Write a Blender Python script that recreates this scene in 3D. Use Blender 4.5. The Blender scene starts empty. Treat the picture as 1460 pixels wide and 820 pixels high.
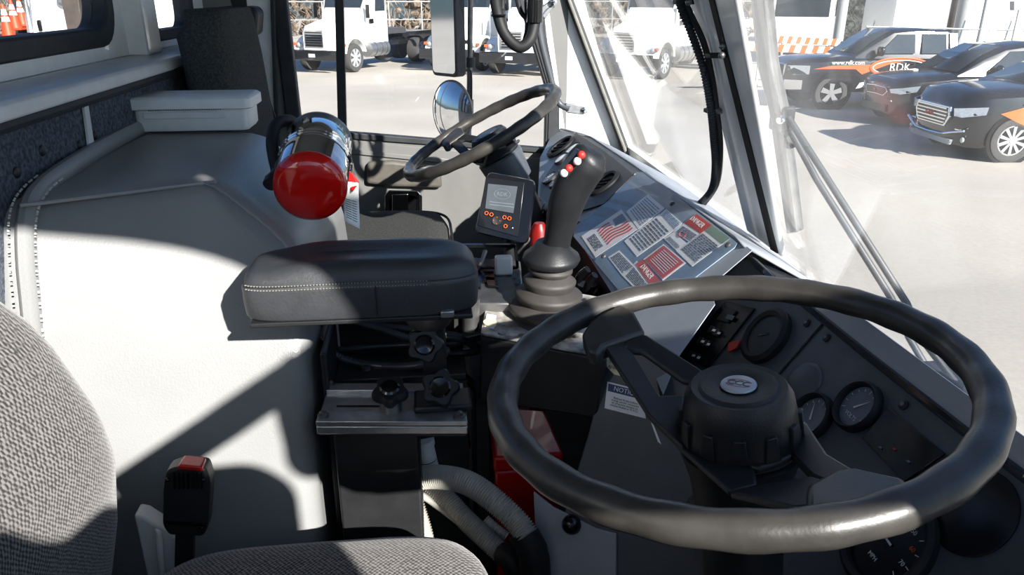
import bpy, bmesh, math, random
from mathutils import Vector as V, Matrix as M
random.seed(7)
C = bpy.context.scene.collection
PI = math.pi
# ---------------------------------------------------------------- survey helpers: camera model of the place
F, U0, V0 = 1080.0, 730.0, 410.0
TH = math.atan(420 / F); PS = math.atan(130 * math.cos(TH) / F)
RT = V((math.cos(PS), -math.sin(PS), 0)); HZ = V((math.sin(PS), math.cos(PS), 0))
FW = HZ * math.cos(TH) + V((0, 0, -math.sin(TH))); UP = HZ * math.sin(TH) + V((0, 0, math.cos(TH)))
EYE = V((0, 0, 2.44))
def ray(u, v): return FW * F + RT * (u - U0) + UP * (V0 - v)
def atY(u, v, y): d = ray(u, v); return EYE + d * (y / d.y)
def atX(u, v, x): d = ray(u, v); return EYE + d * (x / d.x)
def atZ(u, v, z): d = ray(u, v); return EYE + d * ((z - EYE.z) / d.z)
def onp(u, v, p, n): d = ray(u, v); return EYE + d * ((V(p) - EYE).dot(n) / d.dot(n))
# ---------------------------------------------------------------- mesh builder
def frame_of(d):
    d = V(d).normalized(); a = V((0, 0, 1)) if abs(d.z) < .9 else V((1, 0, 0))
    x = a.cross(d).normalized(); y = d.cross(x); return x, y, d
def rotz(a): return M.Rotation(a, 3, 'Z')
class MB:
    def __init__(s): s.v = []; s.f = []; s.T = M.Identity(4)
    def add(s, vs, fs):
        o = len(s.v); s.v += [s.T @ V(p) for p in vs]; s.f += [tuple(i + o for i in f) for f in fs]; return s
    def box(s, c, d, R=None, taper=1.0):
        c = V(c); h = V(d) / 2; vs = []
        for z in (-1, 1):
            k = taper if z > 0 else 1
            for x, y in ((-1, -1), (1, -1), (1, 1), (-1, 1)):
                p = V((x * h.x * k, y * h.y * k, z * h.z)); vs.append(c + (R @ p if R else p))
        return s.add(vs, [(3, 2, 1, 0), (4, 5, 6, 7), (0, 1, 5, 4), (1, 2, 6, 5), (2, 3, 7, 6), (3, 0, 4, 7)])
    def span(s, a, b): a = V(a); b = V(b); return s.box((a + b) / 2, [abs(b[i] - a[i]) for i in range(3)])
    def cyl(s, a, b, r0, r1=None, n=20, cap=True):
        r1 = r0 if r1 is None else r1; return s.lathe([(0, r0), (1, r1)], a, V(b) - V(a), n, cap, unit=True)
    def lathe(s, prof, o, d, n=24, cap=True, unit=False):
        o = V(o); L = V(d).length if unit else 1; x, y, z = frame_of(d); vs = []; fs = []
        for t, r in prof:
            for i in range(n):
                a = 2 * PI * i / n; vs.append(o + z * t * L + (x * math.cos(a) + y * math.sin(a)) * r)
        for k in range(len(prof) - 1):
            for i in range(n):
                j = (i + 1) % n; fs.append((k * n + i, k * n + j, (k + 1) * n + j, (k + 1) * n + i))
        if cap: fs.append(tuple(range(n))[::-1]); fs.append(tuple(range((len(prof) - 1) * n, len(prof) * n)))
        return s.add(vs, fs)
    def tube(s, pts, r, n=10, closed=False, cap=True, sx=1.0):
        pts = [V(p) for p in pts]; m = len(pts); vs = []; fs = []; up = None
        for i, p in enumerate(pts):
            a = pts[(i - 1) % m] if (closed or i) else p; b = pts[(i + 1) % m] if (closed or i < m - 1) else p
            t = (b - a).normalized()
            if up is None: up = frame_of(t)[0]
            up = (up - t * up.dot(t)).normalized(); w = t.cross(up)
            rr = r[i] if isinstance(r, (list, tuple)) else r
            for k in range(n):
                q = 2 * PI * k / n; vs.append(p + (up * math.cos(q) * sx + w * math.sin(q)) * rr)
        for i in range(m if closed else m - 1):
            j = (i + 1) % m
            for k in range(n):
                l = (k + 1) % n; fs.append((i * n + k, i * n + l, j * n + l, j * n + k))
        if cap and not closed: fs.append(tuple(range(n))[::-1]); fs.append(tuple(range((m - 1) * n, m * n)))
        return s.add(vs, fs)
    def prism(s, poly, off):
        n = len(poly); off = V(off); poly = [V(p) for p in poly]
        vs = poly + [p + off for p in poly]
        fs = [tuple(range(n))[::-1], tuple(range(n, 2 * n))] + [(i, (i + 1) % n, (i + 1) % n + n, i + n) for i in range(n)]
        return s.add(vs, fs)
    def ring(s, outer, inner, off):
        n = len(outer); off = V(off); o = [V(p) for p in outer]; i_ = [V(p) for p in inner]
        vs = o + i_ + [p + off for p in o] + [p + off for p in i_]; fs = []
        for k in range(n):
            l = (k + 1) % n
            fs += [(k, l, n + l, n + k), (2 * n + k, 3 * n + k, 3 * n + l, 2 * n + l), (k, 2 * n + k, 2 * n + l, l), (n + k, n + l, 3 * n + l, 3 * n + k)]
        return s.add(vs, fs)
    def ell(s, c, r, R=None, n=16, m=10, p=1.0):
        c = V(c); vs = []; fs = []
        sg = lambda q: math.copysign(abs(q) ** p, q)
        for j in range(m + 1):
            b = -PI / 2 + PI * j / m
            for i in range(n):
                a = 2 * PI * i / n
                q = V((sg(math.cos(b)) * sg(math.cos(a)) * r[0], sg(math.cos(b)) * sg(math.sin(a)) * r[1], sg(math.sin(b)) * r[2]))
                vs.append(c + (R @ q if R else q))
        for j in range(m):
            for i in range(n):
                k = (i + 1) % n; fs.append((j * n + i, j * n + k, (j + 1) * n + k, (j + 1) * n + i))
        return s.add(vs, fs)
    def grid(s, rows, close=False):
        n = len(rows[0]); m = len(rows); vs = [p for r in rows for p in r]; fs = []
        for j in range(m - 1):
            for i in range(n if close else n - 1):
                k = (i + 1) % n; fs.append((j * n + i, j * n + k, (j + 1) * n + k, (j + 1) * n + i))
        if close: fs.append(tuple(range(n))[::-1]); fs.append(tuple(range((m - 1) * n, m * n)))
        return s.add(vs, fs)
    def build(s, name, mat, parent=None, bevel=0, seg=2, smooth=40, sub=0, base=None):
        me = bpy.data.meshes.new(name)
        if parent is None:
            if base is None:
                xs = [p.x for p in s.v]; ys = [p.y for p in s.v]; zs = [p.z for p in s.v]
                base = V(((min(xs) + max(xs)) / 2, (min(ys) + max(ys)) / 2, min(zs)))
            off = V(base)
        else:
            off = V((0, 0, 0)); q = parent
            while q: off = off + V(q.location); q = q.parent
        me.from_pydata([tuple(p - off) for p in s.v], [], s.f)
        bm = bmesh.new(); bm.from_mesh(me)
        bmesh.ops.remove_doubles(bm, verts=bm.verts, dist=1e-6)
        bmesh.ops.recalc_face_normals(bm, faces=bm.faces); bm.to_mesh(me); bm.free()
        o = bpy.data.objects.new(name, me); C.objects.link(o)
        if parent is None: o.location = off
        else: o.parent = parent
        me.materials.append(mat)
        me.shade_smooth(); me.set_sharp_from_angle(angle=math.radians(smooth))
        if bevel:
            b = o.modifiers.new('bevel', 'BEVEL'); b.width = bevel; b.segments = seg; b.limit_method = 'ANGLE'; b.angle_limit = math.radians(35)
            b.harden_normals = False
        if sub: u = o.modifiers.new('sub', 'SUBSURF'); u.levels = sub; u.render_levels = sub
        return o
def tag(o, label, cat, group=None, kind=None):
    if label: o['label'] = label
    if cat: o['category'] = cat
    if group: o['group'] = group
    if kind: o['kind'] = kind
    return o
def thing(name, label, cat, loc, group=None):
    o = bpy.data.objects.new(name, None); C.objects.link(o); o.location = V(loc); o.empty_display_size = .05
    return tag(o, label, cat, group)
def struct(o, label=None, cat=None): return tag(o, label, cat, None, 'structure')
def text_mesh(name, s, size, mat, parent, o, x, y, depth=.0006, align='CENTER', label=None, sp=1.0):
    """lettering lying on the plane spanned by x (reading direction) and y (up), at world point o"""
    cu = bpy.data.curves.new(name, 'FONT'); cu.body = s; cu.size = size; cu.extrude = depth; cu.align_x = align; cu.align_y = 'CENTER'
    cu.resolution_u = 2; cu.space_line = sp
    t = bpy.data.objects.new(name, cu); C.objects.link(t)
    dg = bpy.context.evaluated_depsgraph_get(); me = bpy.data.meshes.new_from_object(t.evaluated_get(dg))
    bpy.data.objects.remove(t); x = V(x).normalized(); y = V(y); y = (y - x * y.dot(x)).normalized(); z = x.cross(y)
    off = V((0, 0, 0)); q = parent
    while q: off = off + V(q.location); q = q.parent
    R = M((x, y, z)).transposed()
    for p in me.vertices: p.co = V(o) + R @ p.co - off
    ob = bpy.data.objects.new(name, me); C.objects.link(ob); ob.parent = parent
    me.materials.clear(); me.materials.append(mat)
    if label: ob['label'] = label
    return ob
def copy_tree(o, parent=None):
    c = o.copy(); C.objects.link(c); c.parent = parent
    for ch in list(o.children): copy_tree(ch, c)
    return c
def smoothpath(pts, k=6, closed=False):
    pts = [V(p) for p in pts]; n = len(pts); out = []
    for i in range(n if closed else n - 1):
        p0 = pts[(i - 1) % n] if (closed or i) else pts[0]; p1 = pts[i]; p2 = pts[(i + 1) % n]
        p3 = pts[(i + 2) % n] if (closed or i < n - 2) else p2
        for j in range(k):
            t = j / k
            out.append(.5 * (2 * p1 + (p2 - p0) * t + (2 * p0 - 5 * p1 + 4 * p2 - p3) * t * t + (3 * p1 - p0 - 3 * p2 + p3) * t ** 3))
    if not closed: out.append(pts[-1])
    return out
def rrect(w, h, r, n=6):
    """rounded rectangle outline, list of (x,y)"""
    out = []
    for cx, cy, a in ((w / 2 - r, h / 2 - r, 0), (-w / 2 + r, h / 2 - r, 90), (-w / 2 + r, -h / 2 + r, 180), (w / 2 - r, -h / 2 + r, 270)):
        for i in range(n + 1):
            t = math.radians(a + 90 * i / n); out.append((cx + r * math.cos(t), cy + r * math.sin(t)))
    return out
def roundpoly(pts, r, n=5):
    """fillet the corners of a 2d polygon"""
    out = []; m = len(pts)
    for i in range(m):
        p = V((*pts[i], 0)); a = V((*pts[i - 1], 0)); b = V((*pts[(i + 1) % m], 0)); rr = r[i] if isinstance(r, (list, tuple)) else r
        da = (a - p); db = (b - p); q = min(rr, da.length * .49, db.length * .49)
        pa = p + da.normalized() * q; pb = p + db.normalized() * q
        for j in range(n + 1):
            t = j / n; w = pa * (1 - t) ** 2 + p * 2 * t * (1 - t) + pb * t * t; out.append((w.x, w.y))
    return out
# ---------------------------------------------------------------- materials
def lin(c): return tuple(((x / 255) / 12.92 if x / 255 <= .04045 else ((x / 255 + .055) / 1.055) ** 2.4) for x in c) + (1,)
MATS = {}
def mat(name, c, rough=.5, metal=0, var=.12, scale=30, bump=0, bscale=200, spec=.5, coat=0, c2=None, emit=None):
    """principled surface with procedural colour variation and bump"""
    if name in MATS: return MATS[name]
    m = bpy.data.materials.new(name); m.use_nodes = True; nt = m.node_tree; b = nt.nodes['Principled BSDF']
    col = lin(c); tc = nt.nodes.new('ShaderNodeTexCoord'); nz = nt.nodes.new('ShaderNodeTexNoise'); nz.inputs['Scale'].default_value = scale; nz.inputs['Detail'].default_value = 5
    nt.links.new(tc.outputs['Object'], nz.inputs['Vector'])
    rp = nt.nodes.new('ShaderNodeValToRGB'); nt.links.new(nz.outputs['Fac'], rp.inputs['Fac'])
    a = tuple(x * (1 - var) for x in col[:3]) + (1,); d = lin(c2) if c2 else tuple(min(1, x * (1 + var)) for x in col[:3]) + (1,)
    rp.color_ramp.elements[0].position = .35; rp.color_ramp.elements[1].position = .65
    rp.color_ramp.elements[0].color = a; rp.color_ramp.elements[1].color = d
    nt.links.new(rp.outputs['Color'], b.inputs['Base Color'])
    b.inputs['Roughness'].default_value = rough; b.inputs['Metallic'].default_value = metal
    b.inputs['Specular IOR Level'].default_value = spec; b.inputs['Coat Weight'].default_value = coat
    if bump:
        n2 = nt.nodes.new('ShaderNodeTexNoise'); n2.inputs['Scale'].default_value = bscale; n2.inputs['Detail'].default_value = 3
        nt.links.new(tc.outputs['Object'], n2.inputs['Vector'])
        bp = nt.nodes.new('ShaderNodeBump'); bp.inputs['Strength'].default_value = bump; bp.inputs['Distance'].default_value = .002
        nt.links.new(n2.outputs['Fac'], bp.inputs['Height']); nt.links.new(bp.outputs['Normal'], b.inputs['Normal'])
    if emit: b.inputs['Emission Color'].default_value = lin(emit[0]); b.inputs['Emission Strength'].default_value = emit[1]
    MATS[name] = m; return m
def mat_weave(name, c1, c2, cell, rough=.95):
    m = bpy.data.materials.new(name); m.use_nodes = True; nt = m.node_tree; b = nt.nodes['Principled BSDF']; N = nt.nodes.new; K = nt.links.new
    tc = N('ShaderNodeTexCoord'); sx = N('ShaderNodeSeparateXYZ'); nz = N('ShaderNodeTexNoise'); nz.inputs['Scale'].default_value = 90
    K(tc.outputs['Object'], nz.inputs['Vector'])
    mx = N('ShaderNodeMix'); mx.data_type = 'VECTOR'; mx.inputs['Factor'].default_value = .003
    K(tc.outputs['Object'], mx.inputs[4]); K(nz.outputs['Color'], mx.inputs[5]); K(mx.outputs[1], sx.inputs[0])
    def wave(src, k, ph=0):
        a = N('ShaderNodeMath'); a.operation = 'MULTIPLY_ADD'; a.inputs[1].default_value = k; a.inputs[2].default_value = ph; K(src, a.inputs[0])
        s_ = N('ShaderNodeMath'); s_.operation = 'SINE'; K(a.outputs[0], s_.inputs[0]); return s_.outputs[0]
    yz = N('ShaderNodeMath'); yz.operation = 'ADD'; K(sx.outputs['X'], yz.inputs[0]); K(sx.outputs['Z'], yz.inputs[1])
    w1 = wave(sx.outputs['Y'], 2 * PI / cell); w2 = wave(yz.outputs[0], 2 * PI / cell)
    mu = N('ShaderNodeMath'); mu.operation = 'MULTIPLY'; K(w1, mu.inputs[0]); K(w2, mu.inputs[1])
    n3 = N('ShaderNodeTexNoise'); n3.inputs['Scale'].default_value = 260; K(tc.outputs['Object'], n3.inputs['Vector'])
    ad = N('ShaderNodeMath'); ad.operation = 'MULTIPLY_ADD'; ad.inputs[1].default_value = .38; K(mu.outputs[0], ad.inputs[0]); K(n3.outputs['Fac'], ad.inputs[2])
    rp = N('ShaderNodeValToRGB'); K(ad.outputs[0], rp.inputs['Fac']); rp.color_ramp.elements[0].position = .3; rp.color_ramp.elements[1].position = .75
    rp.color_ramp.elements[0].color = lin(c1); rp.color_ramp.elements[1].color = lin(c2); K(rp.outputs['Color'], b.inputs['Base Color'])
    bp = N('ShaderNodeBump'); bp.inputs['Strength'].default_value = .35; bp.inputs['Distance'].default_value = .001; K(ad.outputs[0], bp.inputs['Height']); K(bp.outputs['Normal'], b.inputs['Normal'])
    b.inputs['Roughness'].default_value = rough; b.inputs['Specular IOR Level'].default_value = .15; b.inputs['Sheen Weight'].default_value = .25
    return m
def mat_glass(name, dust=.03, tint=(1, 1, 1), refl=.9, streak=False):
    m = bpy.data.materials.new(name); m.use_nodes = True; nt = m.node_tree; nt.nodes.clear(); N = nt.nodes.new; K = nt.links.new
    out = N('ShaderNodeOutputMaterial'); tr = N('ShaderNodeBsdfTransparent'); tr.inputs[0].default_value = (*tint, 1)
    gl = N('ShaderNodeBsdfGlossy'); gl.inputs['Roughness'].default_value = .0; fr = N('ShaderNodeLayerWeight')
    pw = N('ShaderNodeMath'); pw.operation = 'POWER'; pw.inputs[1].default_value = 5; K(fr.outputs['Facing'], pw.inputs[0])
    k = N('ShaderNodeMath'); k.operation = 'MULTIPLY_ADD'; k.inputs[1].default_value = .9 * refl; k.inputs[2].default_value = .035 * refl; K(pw.outputs[0], k.inputs[0])
    m1 = N('ShaderNodeMixShader'); K(k.outputs[0], m1.inputs[0]); K(tr.outputs[0], m1.inputs[1]); K(gl.outputs[0], m1.inputs[2])
    df = N('ShaderNodeBsdfTranslucent'); df.inputs[0].default_value = (.9, .9, .9, 1)
    tc = N('ShaderNodeTexCoord'); nz = N('ShaderNodeTexNoise'); nz.inputs['Scale'].default_value = 7; nz.inputs['Detail'].default_value = 8
    mp = N('ShaderNodeMapping'); mp.inputs['Scale'].default_value = (1, 1, .25) if streak else (1, 1, 1); K(tc.outputs['Object'], mp.inputs[0]); K(mp.outputs[0], nz.inputs['Vector'])
    r = N('ShaderNodeMapRange'); r.inputs[1].default_value = .35; r.inputs[2].default_value = .75; r.inputs[3].default_value = dust * .4; r.inputs[4].default_value = dust * 1.8; K(nz.outputs['Fac'], r.inputs[0])
    m2 = N('ShaderNodeMixShader'); K(r.outputs[0], m2.inputs[0]); K(m1.outputs[0], m2.inputs[1]); K(df.outputs[0], m2.inputs[2])
    K(m2.outputs[0], out.inputs[0]); return m
def mat_ground():
    m = bpy.data.materials.new('asphalt'); m.use_nodes = True; nt = m.node_tree; b = nt.nodes['Principled BSDF']; N = nt.nodes.new; K = nt.links.new
    tc = N('ShaderNodeTexCoord'); a = N('ShaderNodeTexNoise'); a.inputs['Scale'].default_value = .25; a.inputs['Detail'].default_value = 6; K(tc.outputs['Object'], a.inputs['Vector'])
    g = N('ShaderNodeTexNoise'); g.inputs['Scale'].default_value = 25; g.inputs['Detail'].default_value = 6; K(tc.outputs['Object'], g.inputs['Vector'])
    md = N('ShaderNodeMath'); md.operation = 'MULTIPLY_ADD'; md.inputs[1].default_value = .45; K(g.outputs['Fac'], md.inputs[0]); K(a.outputs['Fac'], md.inputs[2])
    rp = N('ShaderNodeValToRGB'); K(md.outputs[0], rp.inputs['Fac']); rp.color_ramp.elements[0].position = .5; rp.color_ramp.elements[1].position = .95
    rp.color_ramp.elements[0].color = lin((160, 154, 144)); rp.color_ramp.elements[1].color = lin((186, 180, 168)); K(rp.outputs['Color'], b.inputs['Base Color'])
    b.inputs['Roughness'].default_value = .9; return m
GRID = dict(
 vinyl=mat('grey_vinyl', (134, 135, 135), .36, var=.05, scale=6, bump=.25, bscale=350),
 carpet=mat('charcoal_carpet', (84, 90, 99), .95, var=.45, scale=160, bump=.8, bscale=400, spec=.1),
 white=mat('white_paint', (238, 238, 236), .3, var=.03, coat=.2),
 offw=mat('grey_white_paint', (214, 215, 214), .4, var=.05),
 headl=mat('grey_headliner', (96, 98, 100), .9, var=.1),
 plast=mat('white_plastic', (226, 228, 226), .45, var=.03),
 rubber=mat('black_rubber', (26, 27, 29), .6, var=.2, spec=.4),
 gasket=mat('window_gasket', (40, 42, 45), .65, var=.2),
 black=mat('black_plastic', (30, 31, 33), .45, var=.15, bump=.15, bscale=500),
 gloss=mat('gloss_black', (14, 14, 16), .15, var=.1),
 wheelr=mat('worn_wheel_rubber', (56, 54, 51), .36, var=.25, scale=25, bump=.1, bscale=250),
 leather=mat('black_leatherette', (52, 54, 57), .45, var=.12, bump=.25, bscale=260),
 dash=mat('grey_dash_paint', (72, 76, 82), .42, var=.12, scale=14, bump=.12, bscale=150),
 dashl=mat('light_dash_paint', (146, 152, 159), .42, var=.08, scale=12),
 door=mat('grey_door_panel', (108, 108, 106), .5, var=.06, scale=9),
 alu=mat('brushed_aluminium', (168, 170, 172), .34, .85, var=.12, scale=60),
 steel=mat('dull_steel', (120, 120, 120), .4, .8, var=.2),
 chrome=mat('chrome', (225, 226, 228), .06, 1, var=.02),
 red=mat('red_plastic', (176, 18, 14), .35, var=.12, coat=.3),
 redp=mat('red_gloss', (196, 14, 10), .12, var=.06, coat=.6),
 boot=mat('rubber_boot', (60, 57, 54), .6, var=.22, scale=25),
 conduit=mat('grey_conduit', (176, 172, 163), .5, var=.1),
 dconduit=mat('black_conduit', (48, 51, 56), .4, var=.2),
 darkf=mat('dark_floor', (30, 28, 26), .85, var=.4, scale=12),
 stitch=mat('pale_thread', (190, 190, 184), .8, var=.1),
 dstitch=mat('grey_thread', (120, 118, 112), .8, var=.1),
 label=mat('white_label', (240, 241, 240), .5, var=.03),
 ink=mat('grey_ink', (96, 102, 112), .6, var=.05),
 redink=mat('faded_red_ink', (196, 92, 88), .5, var=.06),
 reds=mat('label_red', (186, 46, 38), .5, var=.1),
 blueink=mat('faded_blue_ink', (128, 148, 172), .5, var=.05),
 green=mat('faded_green_ink', (112, 138, 120), .5, var=.05),
 wink=mat('white_ink', (228, 228, 226), .5, var=.02),
 orange=mat('orange_glow_ink', (226, 92, 30), .4, var=.05),
 screen=mat('lcd_screen', (74, 80, 84), .15, var=.08),
 gface=mat('gauge_face', (112, 122, 136), .25, var=.08),
 gfaceb=mat('black_gauge_face', (18, 19, 22), .25, var=.1),
 tyre=mat('tyre_rubber', (62, 61, 60), .85, var=.2, scale=30),
 rim=mat('alloy_rim', (180, 182, 184), .3, .7, var=.05),
 paintb=mat('black_car_paint', (26, 27, 31), .18, var=.08, coat=.7),
 paintw=mat('white_truck_paint', (236, 236, 232), .35, var=.02, coat=.3),
 silver=mat('silver_paint', (176, 180, 184), .3, .3, var=.03),
 cglass=mat('dark_car_glass', (40, 48, 56), .02, var=.15, spec=.5),
 lamp=mat('headlamp_glass', (190, 194, 196), .12, .3, var=.1),
 vorange=mat('orange_vinyl_graphic', (224, 96, 48), .3, var=.04),
 tan=mat('dry_brush', (176, 158, 138), .95, var=.35, scale=2.2),
 leaf=mat('dark_evergreen', (58, 62, 56), .95, var=.5, scale=4),
 pole=mat('grey_pole', (150, 152, 152), .5, var=.08),
 galv=mat('galvanised_steel', (130, 138, 142), .3, .8, var=.15),
 coneo=mat('cone_orange', (236, 70, 34), .5, var=.06),
 brown=mat('brown_post', (70, 62, 56), .7, var=.15),
 yell=mat('cream_tag', (224, 210, 176), .5, var=.06),
 blue=mat('blue_wire', (40, 80, 160), .5, var=.1),
)
G = GRID
SEAT = mat_weave('grey_seat_weave', (40, 39, 39), (128, 124, 122), .0064)
SEAT2 = mat('charcoal_seat_cloth', (62, 63, 62), .95, var=.3, scale=220, bump=.3, bscale=420, spec=.1)
GL = mat_glass('windshield_glass', .026, streak=True); GS = mat_glass('side_glass', .008); GG = mat_glass('clear_cover', .03, refl=.3)
GROUND = mat_ground()
# ================================================================ light, sky, camera
sc = bpy.context.scene
w = bpy.data.worlds.new('sky'); sc.world = w; w.use_nodes = True; nt = w.node_tree; nt.nodes.clear()
out = nt.nodes.new('ShaderNodeOutputWorld'); bg = nt.nodes.new('ShaderNodeBackground'); sky = nt.nodes.new('ShaderNodeTexSky')
sky.sky_type = 'NISHITA'; sky.sun_disc = False; sky.sun_elevation = math.radians(28); sky.sun_rotation = math.radians(150); sky.air_density = 1.0; sky.dust_density = 1.5
tint = nt.nodes.new('ShaderNodeMix'); tint.data_type = 'RGBA'; tint.blend_type = 'MULTIPLY'; tint.inputs[0].default_value = 1; tint.inputs[7].default_value = (.66, .97, 1.36, 1); nt.links.new(sky.outputs[0], tint.inputs[6]); nt.links.new(tint.outputs[2], bg.inputs[0]); nt.links.new(bg.outputs[0], out.inputs[0]); bg.inputs[1].default_value = .115
LD = V((-.55, 1, -.60)).normalized()
sd = bpy.data.lights.new('sun', 'SUN'); sd.energy = 13.5; sd.angle = math.radians(.7); sd.color = (1, .96, .90)
so = bpy.data.objects.new('sun', sd); C.objects.link(so); so.rotation_euler = LD.to_track_quat('-Z', 'Y').to_euler(); so.location = (3, -5, 6)
cam = bpy.data.cameras.new('camera'); co = bpy.data.objects.new('camera', cam); C.objects.link(co)
cam.sensor_width = 36; cam.lens = F / 1460 * 36; cam.clip_start = .02; cam.clip_end = 600
co.matrix_world = M.Translation(EYE) @ M((RT, UP, -FW)).transposed().to_4x4(); sc.camera = co
sc.view_settings.view_transform = 'Standard'; sc.view_settings.look = 'None'; sc.view_settings.gamma = 1; sc.view_settings.use_curve_mapping = False
sc.view_settings.exposure = 0.0
# ================================================================ cab shell
WY = 2.70                                         # far side wall
wsn = V((1, 0, .4)).normalized(); wsp = V((.70, 1, 1.94))
def ws(u, v, off=0): return onp(u, v, wsp - wsn * off, wsn)
def wsz(y, z, off=0): return V((.70 - .4 * (z - 1.94), y, z)) - wsn * off
def holed(rect, hole, r, f3, off, n=6):
    """plate with a rounded rectangular hole: rect/hole=(a0,b0,a1,b1); f3 maps (a,b) to 3d"""
    a0, b0, a1, b1 = rect; h0, k0, h1, k1 = hole; cx, cy = (h0 + h1) / 2, (k0 + k1) / 2
    inn = rrect(h1 - h0, k1 - k0, r, n); o = []; i_ = []
    for k, (x, y) in enumerate(inn):
        q, i = divmod(k, n + 1); x += cx; y += cy; i_.append(f3(x, y)); h = n // 2
        c = ((a1, b1), (a0, b1), (a0, b0), (a1, b0))[q]
        if i == h: p = c
        elif (i < h) == (q % 2 == 0): p = (c[0], y)
        else: p = (x, c[1])
        o.append(f3(*p))
    return o, i_, off
struct(MB().span((-.78, -.15, 1.22), (.62, WY + .06, 1.30)).build('floor', G['darkf']))
# roof with rounded edges
struct(MB().span((-.76, -.16, 2.94), (.36, WY + .06, 3.0)).build('ceiling', G['headl'], bevel=.02))
# rear wall: three bays
b = MB()
f3 = lambda y, z: V((-.70, y, z))
b.ring(*holed((.28, 2.30, 2.03, 2.96), (.45, 2.335, 1.915, 2.80), .085, f3, (-.04, 0, 0)))
b.ring(*holed((2.03, 2.30, WY + .02, 2.96), (2.17, 2.325, 2.56, 2.80), .06, f3, (-.04, 0, 0)))
b.span((-.74, -.1, 2.3), (-.70, .28, 2.96)); b.span((-.74, -.1, 1.25), (-.70, WY + .02, 2.30)); b.span((-.705, 1.985, 2.30), (-.655, 2.09, 2.87))
struct(b.build('wall_rear', G['white'], bevel=.004))
def rwin(y0, z0, y1, z1, r, wd, name, gn):
    o = [V((-.692, (y0 + y1) / 2 + x, (z0 + z1) / 2 + z)) for x, z in rrect(y1 - y0 + .012, z1 - z0 + .012, r)]
    i_ = [V((-.692, (y0 + y1) / 2 + x, (z0 + z1) / 2 + z)) for x, z in rrect(y1 - y0 - 2 * wd, z1 - z0 - 2 * wd, r - wd * .6)]
    wn = thing(name, None, None, (-.69, (y0 + y1) / 2, z0)); struct(wn)
    MB().ring(o, i_, (-.055, 0, 0)).build('window_gasket', G['gasket'], wn, bevel=.006)
    MB().prism([p + V((-.03, 0, 0)) for p in i_], (-.003, 0, 0)).build('window_glass', GS, wn)
rwin(.45, 2.335, 1.915, 2.80, .085, .034, 'window_1', 1)
rwin(2.17, 2.325, 2.56, 2.80, .06, .022, 'window_2', 1)
b = MB(); ly = [(-.15), .8, 1.6, 2.05, WY]
b.prism([(-.70, -.1, 2.300), (-.578, -.1, 2.300), (-.572, -.1, 2.288), (-.572, -.1, 2.272), (-.70, -.1, 2.272)], (0, 2.78, 0))
struct(b.build('trim_1', G['offw'], bevel=.006))
cw = struct(MB().span((-.60, -.1, 1.3), (-.584, 2.30, 2.272)).build('wall_rear_lower', G['carpet'], bevel=.004))
cw.name = 'trim_2'
tr = thing('trim_3', None, None, (-.58, 1.2, 2.27)); struct(tr)
MB().tube([(-.577, -.1, 2.268), (-.577, 1.9, 2.268)] + smoothpath([(-.577, 1.95, 2.27), (-.577, 2.02, 2.292), (-.58, 2.12, 2.297), (-.58, 2.2, 2.29)], 5), .009, 8).build('edge_beading', G['gasket'], tr)
for u, v in ((14, 170), (104, 143), (130, 136), (187, 117), (227, 107), (136, 193), (114, 207), (24, 246), (60, 215)):
    p = atX(u, v, -.583)
    if p.z < 2.262: MB().ell(p, (.004, .0085, .0085)).build('trim_button', G['black'], tr)
tag(MB().prism([atX(114, 133, -.582), atX(120, 131.5, -.582), atX(131, 205, -.582), atX(124, 207, -.582)], (.004, 0, 0)).build('joint_strip', G['offw']),
    'narrow pale upright strip covering the joint in the dark carpeted rear panel', 'trim strip')
# far side wall with door window
P = lambda u, v: atY(u, v, WY)
zt = 2.80
a, b_, c_, d_ = P(427, 185), P(779, 213), P(781, 127), P(757, 48)
top = d_ + (d_ - c_) * ((zt - d_.z) / (d_.z - c_.z)); tl = V((a.x - .012, WY, zt))
inner = [a, b_, c_, d_, top, tl]
outer = [V((-.76, WY, 1.22)), V((.60, WY, 1.22)), V((.60, WY, 2.02)), V((.56, WY, 2.2)), V((.42, WY, 2.96)), V((-.76, WY, 2.96))]
struct(MB().ring(outer, inner, (0, .05, 0)).build('wall_left', G['door'], bevel=.003))
cen = sum(inner, V()) / 6
def inset(ps, wl, wr, wb):
    r_ = [p.copy() for p in ps]
    r_[0] += V((wl, 0, wb)); r_[1] += V((-wr, 0, wb)); r_[2] += V((-wr, 0, 0)); r_[3] += V((-wr, 0, 0)); r_[4] += V((-wr, 0, -.02)); r_[5] += V((wl, 0, -.02)); return r_
wn = thing('window_3', None, None, (0, WY, 1.95)); struct(wn)
gi = inset(inner, .008, .006, .004); go = inset(inner, -.040, -.010, -.014)
MB().ring([p + V((0, -.010, 0)) for p in go], [p + V((0, -.010, 0)) for p in gi], (0, .045, 0)).build('window_gasket', G['gasket'], wn, bevel=.004)
MB().prism([p + V((0, .02, 0)) for p in gi], (0, .003, 0)).build('window_glass', GS, wn)
MB().prism([P(476, -60) + V((0, -.004, 0)), P(488, -60) + V((0, -.004, 0)), P(494, 190) + V((0, -.004, 0)), P(482, 189) + V((0, -.004, 0))], (0, .03, 0)).build('window_divider', G['gasket'], wn)
# white rear pillar beside the far seat with weatherstrips
b = MB().prism([P(340, 240), P(398, 240), P(390, -80), P(330, -80)], (0, -.012, 0)); struct(b.build('trim_4', G['offw'], bevel=.004))
b = MB().prism([P(396, 260) + V((0, -.012, 0)), P(402, 260) + V((0, -.012, 0)), P(391, -80) + V((0, -.012, 0)), P(384, -80) + V((0, -.012, 0))], (0, -.014, 0)); struct(b.build('trim_5', G['gasket'], bevel=.004))
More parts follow.
